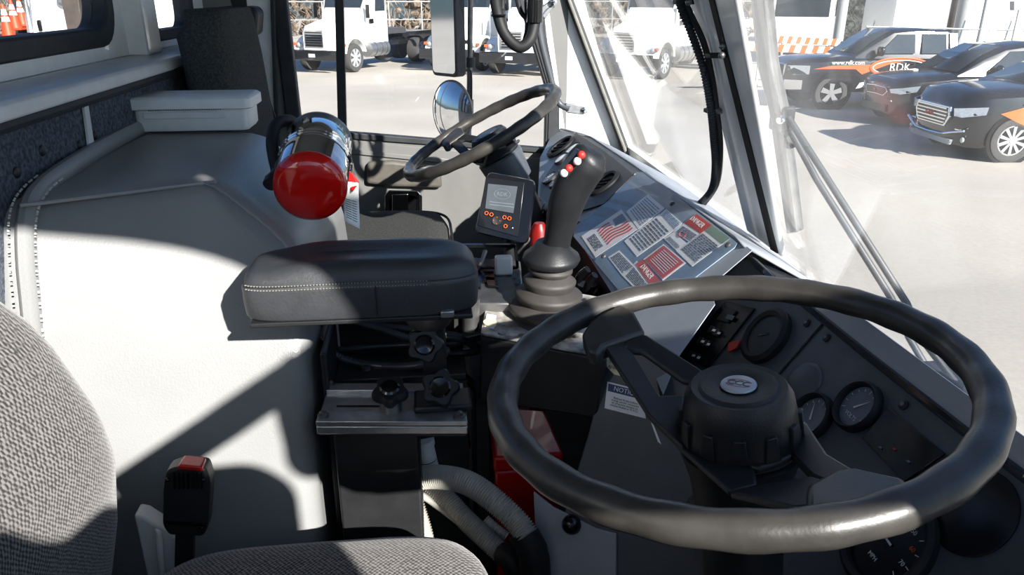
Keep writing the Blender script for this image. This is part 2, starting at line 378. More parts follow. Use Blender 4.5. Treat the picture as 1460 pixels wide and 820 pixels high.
# door lower panel: pressed ribs, pull pad, latch
dr = thing('door_1', None, None, (0, WY, 1.3)); struct(dr)
Q = lambda u, v, o=.0: atY(u, v, WY - .004 - o)
MB().prism([Q(497, 200), Q(770, 226), Q(772, 420), Q(495, 420)], (0, .012, 0)).build('door_skin', G['door'], dr, bevel=.003)
MB().prism([Q(499, 212), Q(640, 226), Q(640, 233), Q(499, 219)], (0, -.008, 0)).build('pressed_rib', G['door'], dr, bevel=.003)
pp = [Q(524, 229), Q(560, 227), Q(628, 236), Q(630, 266), Q(560, 264), Q(523, 260)]
MB().prism(pp, (0, -.030, 0)).build('arm_pad', mat('taupe_vinyl', (84, 80, 74), .5, var=.1), dr, bevel=.012, seg=3)
o1 = [Q(549, 310), Q(549, 275), Q(555, 268), Q(596, 269), Q(602, 276), Q(602, 311)]; o1 = [p + V((0, -.03, 0)) for p in o1]; i1 = [Q(556, 308), Q(556, 279), Q(560, 275), Q(591, 276), Q(595, 280), Q(595, 309)]; i1 = [p + V((0, -.03, 0)) for p in i1]
MB().ring(o1, i1, (0, -.008, 0)).build('latch_bezel', G['chrome'], dr, bevel=.002)
MB().prism([p + V((0, .002, 0)) for p in i1], (0, -.002, 0)).build('latch_recess', G['gloss'], dr)
MB().prism([Q(559, 306, .034), Q(559, 277, .034), Q(582, 276, .034), Q(582, 307, .034)], (0, -.006, 0)).build('latch_paddle', G['chrome'], dr, bevel=.002)
# front left pillar: wide white panel, black return and gasket
pA = V((.50, WY - .005, 1.99)); pB = ws(897, 228, .01); pC = ws(812, 0, .01); pD = P(785, 60)
kz = (2.94 - pC.z) / (pC.z - pB.z); pCt = pC + (pC - pB) * kz
lA = P(793, 195); lD = P(778, 50); lT = lD + (lD - lA) * ((2.94 - lD.z) / (lD.z - lA.z))
lA2 = P(808, 215)
struct(MB().prism([lA2, pB + V((.0, 0, -.05)), pB, pCt, lT, lD, lA], (.03, .03, 0)).build('trim_6', G['white'], bevel=.004))
g0 = P(776, 40); g1 = P(786, 126); g2 = P(795, 216); g3 = P(781, 218)
struct(MB().prism([P(779, 222), P(797, 214), P(797, 150), lD + V((0, -.0, 0)), lT, lT + V((-.05, 0, 0)), P(759, 50), P(782, 127)], (0, -.014, 0)).build('trim_7', G['gasket'], bevel=.003))
# windshield glass panes, centre post, lower flange
yl = pB.y; yr = .06
def pane(name, y0a, y0b, y1a, y1b):
    wnn = thing(name, None, None, wsz((y0a + y1a) / 2, 1.94)); struct(wnn)
    p = [wsz(y0a, 1.93, -.01), wsz(y1a, 1.93, -.01), wsz(y1b, 2.94, -.01), wsz(y0b, 2.94, -.01)]
    MB().prism(p, wsn * .004).build('windshield_glass', GL, wnn)
    return wnn
ytop = pCt.y
w5 = pane('window_4', 1.40, 1.40, yl, ytop); w6 = pane('window_5', yr, yr, 1.40, 1.40)
MB().tube([pB, pCt], .014, 8).build('window_gasket', G['gasket'], w5)
MB().tube([pB + V((-.006, -.024, 0)), pCt + V((-.006, -.024, 0))], .006, 8).build('gasket_bead', G['dstitch'], w5)
# centre post built from the lines of its edges on the glass plane
def strip(u0, v0, u1, v1, u2, v2, u3, v3, off, th):
    p = [ws(u0, v0, off), ws(u1, v1, off), ws(u2, v2, off), ws(u3, v3, off)]
    for i, j in ((0, 3), (1, 2)):
        d = (p[i] - p[j]).normalized(); p[i] = p[i] + d * ((2.94 - p[i].z) / d.z)
    return MB().prism(p, wsn * th)
cp = thing('trim_8', None, None, wsz(1.4, 1.94)); struct(cp)
strip(983, 0, 1048, 0, 1114, 368, 1064, 330, .014, .012).build('center_post', G['white'], cp, bevel=.006)
strip(1010, 0, 1017, 0, 1108, 362, 1098, 356, .017, .004).build('post_gasket', G['rubber'], cp, bevel=.001)
strip(988, 0, 997, 0, 1078, 338, 1069, 332, .020, .008).build('post_bead', G['white'], cp, bevel=.003)
p = ws(1030, 66, .02); MB().ell(p, (.006, .006, .006)).build('bolt', G['steel'], cp)
fl = MB(); fl.prism([V((.701, .05, 1.936)), V((.714, .05, 1.934)), V((.714, .05, 1.90)), V((.701, .05, 1.90))], (0, pB.y - .0, 0))
struct(fl.build('trim_9', G['white'], bevel=.002))
struct(MB().prism([V((.716, .0, 1.905)), V((.735, .0, 1.89)), V((.735, .0, 1.0)), V((.716, .0, 1.0))], (0, WY, 0)).build('wall_front', G['white'], bevel=.01))
# near pillar and near side wall, both unseen; the wall opening is shaped for the sun
struct(MB().tube([wsz(.045, 1.92), wsz(.045, 2.94)], .014, 10).build('trim_10', G['white']))
no = [(-.76, 1.22), (.55, 1.22), (.55, 2.2), (.50, 2.50), (.46, 2.96), (-.76, 2.96)]
# near side wall: opening corner points in (x, z), cut to shape the sun patches; wavy sill mimics a person's shadow
SUN_CUT = roundpoly([(-.62, 2.43), (-.10, 2.42), (-.05, 2.405), (-.01, 2.41), (.02, 2.38), (.06, 2.375), (.09, 2.41), (.13, 2.395), (.17, 2.40), (.22, 2.44), (.33, 2.445), (.385, 2.40), (.385, 2.22), (.66, 2.10), (.66, 2.44), (.56, 2.54), (.478, 2.70), (.42, 2.80), (.30, 2.85), (-.62, 2.89)], [.03, .03, .02, .02, .02, .02, .02, .02, .02, .03, .03, .03, .05, .02, .02, .03, .10, .06, .1, .05], 5)
def near_wall(): 
    n = len(SUN_CUT); cx, cz = .42, 2.6; out_ = []
    for x, z in SUN_CUT:
        dx, dz = x - cx, z - cz; k = 1e9
        if dx > 1e-6: k = min(k, (.71 - cx) / dx)
        if dx < -1e-6: k = min(k, (-.76 - cx) / dx)
        if dz > 1e-6: k = min(k, (2.96 - cz) / dz)
        if dz < -1e-6: k = min(k, (1.22 - cz) / dz)
        out_.append(V((cx + dx * k, -.10, cz + dz * k)))
    struct(MB().ring(out_, [V((x, -.10, z)) for x, z in SUN_CUT], (0, -.04, 0)).build('wall_right_sun_cut', G['offw']))
near_wall()
gb = thing('shadow_bar', 'unseen bar added behind the camera for the diagonal shadow band', 'shadow caster', (.3, -.13, 2.5))  # added out of view to cast the diagonal band on the engine cover
MB().tube([(.49, -.12, 2.640), (.32, -.12, 2.535), (.15, -.12, 2.425)], .028, 14).build('bar', G['black'], gb)
nm = thing('sun_blocker_head', 'dark mirror-shaped sun blocker added behind the camera, unseen', 'mirror', (.6, -.2, 2.44))  # added out of view to keep sun off the near wheel and hub
MB().prism([(x + .58, -.16, z + 2.570) for x, z in rrect(.30, .20, .04, 5)], (0, -.05, 0)).build('housing', G['black'], nm, bevel=.008)
MB().cyl((.62, -.18, 2.3), (.64, -.14, 1.95), .012).build('arm', G['steel'], nm)
struct(MB().prism([wsz(.06, 2.73), wsz(.06, 2.94), wsz(2.2, 2.94), wsz(2.2, 2.73)], wsn * -.02).build('trim_sun_block', G['headl']))  # unseen header strip added to stop sun through the windshield top
od = thing('sun_blocker_door', 'unseen door-shaped sun blocker added outside behind the camera', 'door', (.9, -.2, 1.4))  # added out of view to shade the knee panel and near ledge
MB().prism([(.72, -.17, .84), (1.52, -.17, .84), (1.52, -.17, 2.76), (1.12, -.17, 2.68), (.70, -.17, 2.68), (.70, -.17, 2.46), (.72, -.17, 2.40)], (0, -.05, 0)).build('blocker_shell', G['white'], od, bevel=.008)
MB().prism([(.76, -.168, 1.5), (1.08, -.168, 1.5), (1.08, -.168, 2.0), (.76, -.168, 2.0)], (0, .006, 0)).build('blocker_lining', G['dash'], od, bevel=.003)
# ================================================================ engine cover
def cover():
    root = thing('engine_cover', 'padded grey vinyl engine cover between the two seats with stitched welts along its rear edge', 'engine cover', (-.38, 1.35, 1.30))
    A0 = V((-.60, 1.075, 2.172)); B0 = V((-.335, 1.215, 2.168)); C0 = V((-.335, 1.665, 2.168)); D0 = V((-.60, 1.72, 2.172))
    F1 = V((-.19, 1.10, 2.075)); F3 = V((-.185, 1.64, 2.02))
    A1 = atY(120, 533, 1.00); A1 = V((-.60, 1.00, 1.99)); B1 = atX(436, 668, -.19); B1.y = .985; B1 = V((-.19, 1.0, 1.79))
    A2 = V((-.60, .985, 1.30)); B2 = V((-.19, .985, 1.30)); E1 = V((-.185, 1.70, 1.9)); C2 = V((-.185, 1.70, 1.30)); D1 = V((-.60, 1.75, 1.9)); D2 = V((-.60, 1.75, 1.30))
    vs = [A0, B0, C0, D0, F1, F3, A1, B1, A2, B2, E1, C2, D1, D2]
    fs = [(0, 1, 2, 3), (1, 4, 5, 2), (0, 6, 7, 4, 1), (6, 8, 9, 7), (4, 7, 9, 11, 10, 5), (2, 5, 10, 12, 3), (10, 11, 13, 12), (8, 13, 11, 9), (0, 3, 12, 13, 8, 6)]
    o = MB().add(vs, fs).build('padded_shell', G['vinyl'], root, bevel=.035, seg=6, smooth=80)
    o.data.shade_smooth()
    W = lambda pts, r=.0035, n='welt': MB().tube(pts, r, 8).build(n, G['vinyl'], root)
    up = V((0, -.006, .006))
    W([A0 + V((.045, -.004, -.002)), B0 + V((-.012, -.010, -.004))] + [B0.lerp(F1, t) + V((.0, -.014, .004)) for t in (.05,)], .003)
    W(smoothpath([B0 + V((-.012, -.010, -.004)), B0.lerp(F1, .15) + V((0, -.014, -.003)), B0.lerp(F1, .8) + V((0, -.013, .0)), F1 + V((-.010, -.004, -.030))], 4), .0022)
    # flange roll along the rear edge with two stitched welts
    fl = [V((-.585, 1.71, 2.182)), V((-.578, 1.45, 2.183)), V((-.565, 1.25, 2.181)), V((-.560, 1.14, 2.172)), V((-.556, 1.085, 2.150)), V((-.553, 1.052, 2.10)), V((-.552, 1.030, 2.03)), V((-.55, 1.00, 1.94))]
    p = smoothpath(fl, 5)
    MB().tube(p, .016, 10, sx=.8).build('edge_roll', G['vinyl'], root)
    for off in (V((.018, -.003, .001)), V((-.012, -.010, .008))):
        s1 = MB(); q = [x + off for x in p]
        for a, b in zip(q[12:], q[13:]):
            for t in (.15, .55):
                m = a.lerp(b, t); s1.cyl(m + V((0, -.008, .002)), m.lerp(b, .25) + V((0, -.008, .002)), .0016, n=6)
        s1.build('stitching', G['stitch'], root)
    # stitched lower seam near the seat
    q0 = atY(192, 708, .968); q1 = atY(245, 742, .968)
    return root
cover()
# white bracket panel at the foot of the cover
P9 = lambda u, v, y=.93: atY(u, v, y)
tag(MB().prism([P9(190, 735), P9(205, 738), P9(252, 768), V((P9(252, 768).x, .93, 1.302)), V((P9(190, 735).x, .93, 1.302))], (0, .03, 0)).prism([P9(222, 750, .925), P9(232, 756, .925), P9(240, 850, .925), P9(230, 850, .925)], (0, -.008, 0)).build('seat_bracket', G['offw'], bevel=.004),
    'pale grey painted bracket low between the near seat backrest and the buckle', 'bracket')
# ================================================================ white storage box
def storage_box():
    root = thing('storage_box', 'white plastic box with lid standing on the rear of the engine cover', 'box', (-.475, 1.675, 2.176))
    x0, x1, y0, y1 = -.588, -.362, 1.625, 1.735; z0, z1 = 2.176, 2.232
    out_ = lambda g, z: [V(((x0 + x1) / 2 + x, (y0 + y1) / 2 + y, z)) for x, y in rrect(x1 - x0 + 2 * g, y1 - y0 + 2 * g, .014, 4)]
    MB().grid([out_(-.005, z0), out_(-.001, z0 + .006), out_(0, z1)], close=True).build('body', G['plast'], root)
    lid = MB().grid([out_(.007, z1 - .012), out_(.009, z1 - .010), out_(.009, z1 + .008), out_(.003, z1 + .013)], close=True).build('lid', G['plast'], root)
    MB().span((x0 + .022, y0 - .0030, z1 - .030), (x1 - .045, y0 + .001, z1 - .017)).build('hinge_strip', G['offw'], root, bevel=.001)
    b = MB()
    for i in range(34): b.span((x0 + .035 + i * .0042, y0 - .0095, z1 - .0125), (x0 + .037 + i * .0042, y0 - .004, z1 - .0105))
    b.build('lid_teeth', G['ink'], lid)
storage_box()
# ================================================================ fire extinguisher, seen from its base
def extinguisher():
    f = atY(441, 272, 1.20); k = atY(455, 208, 1.385); d = (k - f).normalized(); L = (k - f).length; R = .058
    root = thing('fire_extinguisher', 'fire extinguisher with polished chrome body and red end lying against the engine cover', 'fire extinguisher', (f.x, f.y + .05, f.z - .06))
    MB().lathe([(.0, R * .93), (.004, R), (L * .96, R), (L, R * .93)], f + d * .016, d, 48).build('cylinder', G['chrome'], root, bevel=0, smooth=50)
    MB().lathe([(-.004, .002), (-.003, R * .5), (.001, R * .82), (.008, R * .97), (.018, R * 1.012), (.022, R * 1.0)], f, d, 48).build('red_end', G['redp'], root, smooth=80)
    x, y, z = frame_of(d)
    def hoop(t, r, th, name, m):
        c = f + d * t; o = MB().tube([c + (x * math.cos(a) + y * math.sin(a)) * r for a in [2 * PI * i / 48 for i in range(48)]], th, 6, closed=True).build(name, m, root)
    hoop(.10, R + .002, .0022, 'strap', G['chrome']); hoop(.112, R + .002, .0022, 'strap', G['chrome']); hoop(L + .012, R * .95, .004, 'rim', G['steel'])
    MB().tube(smoothpath([atY(400, 262, 1.21), atY(393, 235, 1.25), atY(410, 218, 1.28), atY(440, 213, 1.27), atY(452, 216, 1.262)], 5), .0018, 6).build('wire_bail', G['steel'], root)
    # valve head hidden behind, hose loops round on the left to the nozzle
    h = f + d * (L + .03)
    MB().lathe([(0, .03), (.012, .024), (.03, .018), (.05, .016)], f + d * (L + .012), d, 20).build('valve', G['black'], root)
    hp = smoothpath([h + V((-.01, 0, .0)), atY(428, 183, 1.43), atY(412, 172, 1.40), atY(394, 178, 1.36), atY(388, 200, 1.33), atY(391, 225, 1.30), atY(395, 245, 1.27), atY(388, 258, 1.25)], 6)
    MB().tube(hp, .0105, 12).build('hose', G['rubber'], root)
    nz = MB().cyl(atY(397, 246, 1.26), atY(388, 258, 1.235), .010, .0125, 16).cyl(atY(388, 258, 1.235), atY(384, 264, 1.225), .013, .011, 16).build('nozzle', G['black'], root)
    # red tag clip and inspection paper
    lv = MB(); a0 = atY(491, 238, 1.30); a1 = atY(494, 262, 1.30); a2 = atY(502, 275, 1.29); a3 = atY(512, 262, 1.29)
    lv.prism([a0, atY(499, 245, 1.30), a3, atY(504, 272, 1.29), a2, a1], (0, .014, 0)).build('red_clip', G['red'], root, bevel=.002)
    MB().prism([atY(496, 228, 1.32), atY(504, 234, 1.32), atY(507, 262, 1.32), atY(492, 250, 1.32)], (0, .006, 0)).build('clip_plate', G['steel'], root, bevel=.001)
    tg = [[atY(488 + 3 * t + e * (23 - 1 * t), 258 + 57 * t + e * (3 + 9 * t), 1.285 + .02 * math.sin(3 * t) + .004 * e) for e in (0, .33, .66, 1)] for t in [i / 8 for i in range(9)]]
    o = MB().grid(tg).build('inspection_tag', G['label'], root); sm = o.modifiers.new('thick', 'SOLIDIFY'); sm.thickness = .0008
    lt = MB()
    for i in range(9):
        t = .42 + i * .055
        for e0, e1 in ((.15, .5), (.55, .85)):
            yy = 1.285 + .02 * math.sin(3 * t) - .0022
            q = lambda e, tt: atY(488 + 3 * tt + e * (23 - tt), 258 + 57 * tt + e * (3 + 9 * tt), yy + .004 * e)
            lt.prism([q(e0, t), q(e1, t), q(e1, t + .014), q(e0, t + .014)], (0, .0006, 0))
    lt.build('tag_text', G['ink'], o)
extinguisher()
# ================================================================ seats
def superring(cx, cy, cz, hx, hy, n=40, p=.55, ax='z'):
    r_ = []
    for i in range(n):
        a = 2 * PI * i / n; c, s_ = math.cos(a), math.sin(a)
        x = math.copysign(abs(c) ** p, c) * hx; y = math.copysign(abs(s_) ** p, s_) * hy
        r_.append(V((cx + x, cy + y, cz)))
    return r_
def interp(tab, t):
    for (a, x), (b, y) in zip(tab, tab[1:]):
        if t <= b: return x + (y - x) * (t - a) / (b - a)
    return tab[-1][1]
def near_seat():
    root = thing('driver_seat', 'near driver seat in dark grey woven fabric, cut off by the lower left corner', 'seat', (-.2, .64, 1.3))
    # front face x over height, read from the far edge of the backrest
    tab = [(1.60, -.475), (1.71, -.432), (1.80, -.408), (1.889, -.395), (1.95, -.402), (2.05, -.44), (2.144, -.50), (2.22, -.56)]
    rows = []
    zs = [1.60 + .02 * i for i in range(31)]
    for z in zs:
        fx = interp(tab, z); half = .245 - (.05 * max(0, (z - 2.08) / .14)) ** 1; k = min(1, (2.22 - z) / .05 + .15); hx = .055
        r_ = superring(fx - hx, .645, z, hx, half, 48, .5)
        for p in r_:
            if p.x > fx - hx: p.x -= .016 * math.cos((p.y - .645) / half * PI / 2) ** 2
        rows.append(r_)
    MB().grid(rows, close=True).build('backrest', SEAT, root, smooth=80)
    rows = []
    tb = [(0, .80), (.12, .93), (.3, 1), (.7, 1), (.9, .96), (1, .86)]
    for i in range(13):
        t = i / 12; z = 1.60 + .142 * t; k = interp(tb, t)
        r_ = superring(-.165, .645, z, .235 * k, .245 * k, 56, .42); rows.append(r_)
    for k, dz in ((.72, .006), (.5, .008), (.2, .009)): rows.append(superring(-.165, .645, 1.742 + dz, .235 * k, .245 * k, 56, .5))
    MB().grid(rows, close=True).build('cushion', SEAT, root, smooth=80)
    MB().span((-.38, .45, 1.52), (.03, .85, 1.60)).build('seat_frame', G['black'], root, bevel=.01)
    MB().span((-.30, .50, 1.30), (-.04, .80, 1.52)).build('pedestal', G['black'], root, bevel=.01)
near_seat()
def far_seat():
    root = thing('passenger_seat', 'far seat with tall narrow dark headrest beyond the white box', 'seat', (-.2, 2.05, 1.3))
    rows = []
    for i in range(22):
        t = i / 21; z = 1.80 + .605 * t; fx = -.405 - .035 * t - .02 * max(0, t - .8) * 5 * .3; hx = .062; half = .235 - .03 * t - .03 * max(0, t - .93) / .07
        if t > .95: hx *= .8
        rows.append(superring(fx - hx, 2.06, z, hx, half, 40, .42))
    MB().grid(rows, close=True).build('backrest', SEAT2, root, smooth=80)
    rows = []
    for i in range(10):
        t = i / 9; z = 1.70 + .118 * t; k = interp([(0, .85), (.2, 1), (.8, 1), (1, .93)], t); rows.append(superring(-.17, 2.06, z, .225 * k, .235 * k, 48, .45))
    for k in (.7, .35): rows.append(superring(-.17, 2.06, 1.821 + .004 * (1 - k), .225 * k, .235 * k, 48, .5))
    MB().grid(rows, close=True).build('cushion', SEAT2, root, smooth=80)
    MB().tube([V((p.x, p.y, 1.808)) for p in superring(-.17, 2.06, 1.8, .229, .239, 48, .45)], .004, 6, closed=True).build('piping', G['rubber'], root)
    MB().span((-.30, 1.90, 1.30), (-.04, 2.22, 1.70)).build('pedestal', G['black'], root, bevel=.01)
far_seat()
# seat belt of the far seat
def far_belt():
    root = thing('seat_belt', 'black shoulder belt hanging beside the far seat headrest', 'seat belt', atY(352, 60, 2.35))
    L = lambda pts, name, m: MB().prism(pts, (0, .006, 0)).build(name, m, root)
    y = 2.30
    MB().prism([atY(322, -25, y), atY(348, -25, y), atY(356, 45, y), atY(344, 52, y), atY(331, 10, y)], (0, .008, 0)).build('webbing', G['rubber'], root)
    MB().prism([atY(344, 45, y), atY(356, 45, y), atY(378, 120, y), atY(400, 190, y), atY(396, 192, y), atY(372, 125, y)], (0, .008, 0)).build('webbing', G['rubber'], root)
    MB().prism([atY(347, 8, 2.5), atY(362, 10, 2.5), atY(368, 18, 2.5), atY(366, 48, 2.5), atY(358, 53, 2.5), atY(345, 50, 2.5)], (0, .10, 0)).build('retractor_cover', G['black'], root, bevel=.008, seg=3)
    MB().prism([atY(311, 10, 2.5), atY(330, 8, 2.5), atY(334, 22, 2.5), atY(312, 20, 2.5)], (0, .06, 0)).build('anchor', G['black'], root, bevel=.004)
    MB().cyl(atY(373, 96, 2.6), atY(373, 96, 2.66), .008).build('anchor_bolt', G['steel'], root)
far_belt()
def buckle():
    root = thing('seat_belt_buckle', 'black seat belt buckle with red release button beside the near seat', 'buckle', atY(265, 768, .9))
    P9 = lambda u, v, y=.90: atY(u, v, y)
    body = [P9(u, v) for u, v in roundpoly([(236, 672), (262, 664), (293, 668), (300, 690), (296, 752), (290, 766), (240, 764), (231, 750), (232, 700)], [8, 3, 6, 6, 6, 6, 6, 6, 6], 3)]
    MB().prism(body, (0, .028, 0)).build('housing', G['black'], root, bevel=.004, seg=3)
    MB().prism([P9(251, 669, .896), P9(256, 663, .896), P9(287, 666, .896), P9(289, 673, .896)], (0, .024, 0)).build('release_button', G['red'], root, bevel=.002)
    b = MB()
    for i in range(7):
        u = 247 + i * 6.4; b.prism([P9(u, 676, .897), P9(u + 2.6, 676, .897), P9(u + 3.0, 698, .897), P9(u + .4, 698, .897)], (0, .005, 0))
    b.build('grip_rib', G['gloss'], root)
    MB().prism([P9(236, 744, .897), P9(294, 748, .897), P9(294, 752, .897), P9(236, 748, .897)], (0, .004, 0)).build('seam_rib', G['gloss'], root)
    for u, v in ((239, 684), (290, 684), (288, 752), (238, 748)): MB().ell(P9(u, v, .899), (.003, .003, .003)).build('screw', G['gloss'], root)
    MB().prism([P9(250, 760, .905), P9(276, 760, .905), P9(274, 840, .905), P9(248, 840, .905)], (0, .01, 0)).build('strap', G['rubber'], root)
buckle()
# ================================================================ steering wheels
WC = V((.287, .642, 2.084)); WA = math.radians(7.36)
E1 = V((math.cos(WA), 0, math.sin(WA))); E2 = V((0, 1, 0)); EN = V((-math.sin(WA), 0, math.cos(WA)))
def Wl(u, v, h): q = onp(u, v, WC + EN * h, EN) - WC; return (q.dot(E1), q.dot(E2), h)
EMB = None
def wheel(Cw, ang, label, near):
    e1 = V((math.cos(ang), 0, math.sin(ang))); e2 = V((0, 1, 0)); n = V((-math.sin(ang), 0, math.cos(ang)))
    T = lambda p: Cw + e1 * p[0] + e2 * p[1] + n * p[2]
    root = thing('steering_wheel', label, 'steering wheel', Cw + n * (-.3), 'steering wheels' if False else None)
    R = .225; N = 144; pts = []; rad = []
    for i in range(N):
        a = 2 * PI * i / N; pts.append(T((R * math.cos(a), R * math.sin(a), 0))); rad.append(.0158 * (1 + .04 * math.sin(a * 26)))
    MB().tube(pts, rad, 18, closed=True).build('rim', G['wheelr'], root, smooth=80)
    def slab(px, th, name='spoke', m=G['black'], bev=.003):
        top = [T(Wl(*p)) for p in px]; MBo = MB(); k = len(top)
        MBo.add(top + [p - n * th for p in top], [tuple(range(k)), tuple(range(k, 2 * k))[::-1]] + [(i, (i + 1) % k, (i + 1) % k + k, i + k) for i in range(k)])
        return MBo.build(name, m, root, bevel=bev)
    # spoke towards the upper left of the view: pad on the rim, two legs round a triangular gap
    slab([(829, 476, .0), (842, 456, .006), (866, 440, .010), (884, 433, .010), (903, 441, .008), (920, 472, -.004), (860, 492, -.006), (854, 503, -.008), (838, 498, -.004)], .020, 'spoke_pad', G['wheelr'], .004)
    slab([(892, 484, -.008), (920, 475, -.006), (1003, 528, -.036), (990, 545, -.042), (972, 541, -.040), (915, 500, -.020), (899, 499, -.018), (888, 494, -.012)], .008)
    slab([(861, 494, -.010), (890, 486, -.010), (899, 500, -.020), (941, 563, -.044), (975, 562, -.048), (975, 640, -.066), (969, 634, -.064), (925, 592, -.048)], .008)
    # opposite spoke
    slab([(962, 630, -.066), (1040, 700, -.060), (1080, 692, -.060), (1076, 668, -.064), (1000, 640, -.07)], .008)
    slab([(1010, 640, -.07), (1080, 668, -.064), (1130, 650, -.064), (1142, 600, -.07), (1060, 600, -.07)], .008)
    slab([(1040, 700, -.060), (1130, 722, -.024), (1200, 716, -.016), (1205, 692, -.03), (1158, 678, -.050), (1120, 684, -.055), (1078, 690, -.060)], .010)
    slab([(1128, 648, -.064), (1158, 679, -.050), (1200, 694, -.03), (1250, 690, -.026), (1210, 664, -.042), (1180, 646, -.052), (1152, 604, -.066), (1140, 600, -.068)], .008)
    slab([(1150, 690, -.010), (1190, 668, -.012), (1215, 664, -.012), (1290, 680, -.004), (1300, 700, .0), (1240, 722, .0), (1150, 724, -.004)], .016, 'spoke_pad', G['wheelr'], .005)
    c0 = T((.012, .0, 0))
    hub = MB().lathe([(-.078, .030), (-.076, .060), (-.066, .0605), (-.035, .0555), (-.022, .0530), (-.016, .0490), (-.013, .0475), (-.012, .0465), (-.013, .040), (-.0105, .037), (-.0115, .022), (-.0125, .020), (-.013, .002)], c0, n, 48).build('hub', G['black'], root, smooth=28)
    x, y, z = frame_of(n)
    for i in range(12):
        a = 2 * PI * i / 12 + .15; d = (x * math.cos(a) + y * math.sin(a)); t = n.cross(d)
        R3 = M((t, d, n)).transposed(); MB().box(c0 + d * .0572 + n * (-.052), (.017, .010, .026), R3, taper=.6).build('hub_rib', G['black'], hub, bevel=.001)
    if near:
        em = MB().lathe([(-.0122, .0178), (-.0100, .0178), (-.0096, .0165), (-.0094, .001)], c0 + V((.0, 0, .0)), n, 40).build('emblem', G['silver'], root, label and 30)
        em['label'] = 'silver horn button emblem with lettering'
        xr = (e1 * .95 - e2 * .75).normalized(); yr = n.cross(xr)
        o = c0 + n * (-.0090)
        for k, ch in enumerate('CCC'): text_mesh('lettering', ch, .0125, G['ink'], em, o + xr * (k - 1) * .0075, xr, yr, .0002)
        for s_ in (1, -1):
            arc = [o + xr * (.0135 * math.cos(a)) + yr * (.0072 * math.sin(a) * s_) for a in [math.radians(25 + 13 * i) for i in range(11)]]
            MB().tube(arc, .00025, 5).build('emblem_arc', G['reds'], em)
        # ring joint, shroud and column
        MB().lathe([(-.40, .040), (-.20, .044), (-.12, .052), (-.09, .060), (-.080, .063), (-.078, .055)], c0, n, 40).build('column_shroud', G['black'], root, smooth=40)
        MB().cyl(c0 + n * (-.16) , c0 + n * (-.165), .052, .052, 32).build('shroud_ring', G['gloss'], root)
    else:
        MB().lathe([(-.012, .0295), (-.0105, .029), (-.010, .003)], c0, n, 30).build('horn_button', G['dash'], root)
        MB().lathe([(-.165, .052), (-.160, .058), (-.085, .064), (-.08, .060)], c0, n, 40).build('column_shroud', G['dash'], root, smooth=40)
        MB().lathe([(-.50, .030), (-.30, .036), (-.165, .047), (-.162, .040)], c0, n, 30).build('steering_column', G['black'], root)
    return root
wheel(WC, WA, 'large near steering wheel, worn black rim and hub with an oval silver emblem', True)
wheel(V((.146, 2.056, 2.091)), math.radians(28), 'far steering wheel, tilted up on its grey column in front of the door window', False)
# ================================================================ dashboard
def nrm(a, yy=0): return V((-math.sin(math.radians(a)), yy, math.cos(math.radians(a)))).normalized()
PCp, PCn = V((.54, 1, 2.03)), nrm(36)          # centre and far face
PNp, PNn = V((.524, .771, 1.958)), nrm(55)     # near face
def pc(u, v, o=0): return onp(u, v, PCp + PCn * o, PCn)
def pn(u, v, o=0): return onp(u, v, PNp + PNn * o, PNn)
dash = thing('dashboard', 'grey metal dashboard running the full width under the windshield, with gauges, vents and switches', 'dashboard', (.55, 1.35, 1.3))
# centre/far face
cf = [pc(792, 182), pc(842, 196), pc(905, 238), pc(1048, 338), pc(1072, 357), pc(1012, 408), pc(1019, 434), pc(967, 508), pc(945, 562), pc(905, 470), pc(820, 335), pc(766, 290), pc(770, 225)]
MB().prism(cf, PCn * -.0015).build('center_face', G['dashl'], dash)
# recessed far instrument plate with darker edge
# near face
nf = [pn(1000, 400), pn(1040, 366), pn(1074, 366), pn(1222, 500), pn(1370, 617), pn(1462, 688), pn(1620, 830), pn(1500, 1000), pn(1060, 980), pn(905, 560), pn(940, 480)]
MB().prism(nf, PNn * -.012).build('near_face', G['dash'], dash, bevel=.002)
# ledge between faces and glass
el = [(1075, 379), (1222, 500), (1370, 617), (1462, 688), (1620, 830)]
lg = MB(); top = [pn(u, v, .004) for u, v in el]; gl_ = [ws(u, v, .02) for u, v in ((1062, 348), (1112, 372), (1250, 470), (1380, 580), (1520, 680))]
gl2 = [V((.703, p.y + .06, 1.94)) for p in top]; gl2[0] = V((.703, top[0].y + .10, 1.94))
rows = [top, [p + V((.010, .0, .004)) for p in top], gl2]
lg.grid([rows[0], rows[1], rows[2]]); o = lg.build('near_ledge', mat('shade_dark_ledge', (42, 46, 52), .75), dash); sm = o.modifiers.new('t', 'SOLIDIFY'); sm.thickness = .004  # near ledge coloured dark to carry the shade lying on it
top = [pc(792, 180, .004), pc(842, 194, .004), pc(905, 235, .004), pc(1048, 336, .004), pc(1062, 350, .004)]
gl2 = [V((.52, 2.69, 1.985)), V((.62, min(pB.y + .1, 2.55), 1.955)), V((.703, 2.05, 1.94)), V((.703, 1.33, 1.94)), V((.703, 1.2, 1.94))]
o = MB().grid([top, gl2]).build('far_ledge', G['dashl'], dash); sm = o.modifiers.new('t', 'SOLIDIFY'); sm.thickness = .004
# cheek where the near face drops back
bd = [(1074, 357), (1072, 358), (1012, 408), (1019, 434), (967, 508), (945, 562)]
MB().grid([[pc(u, v, -.001) for u, v in bd], [pn(u, v, -.002) for u, v in bd]]).build('cheek', G['dash'], dash)
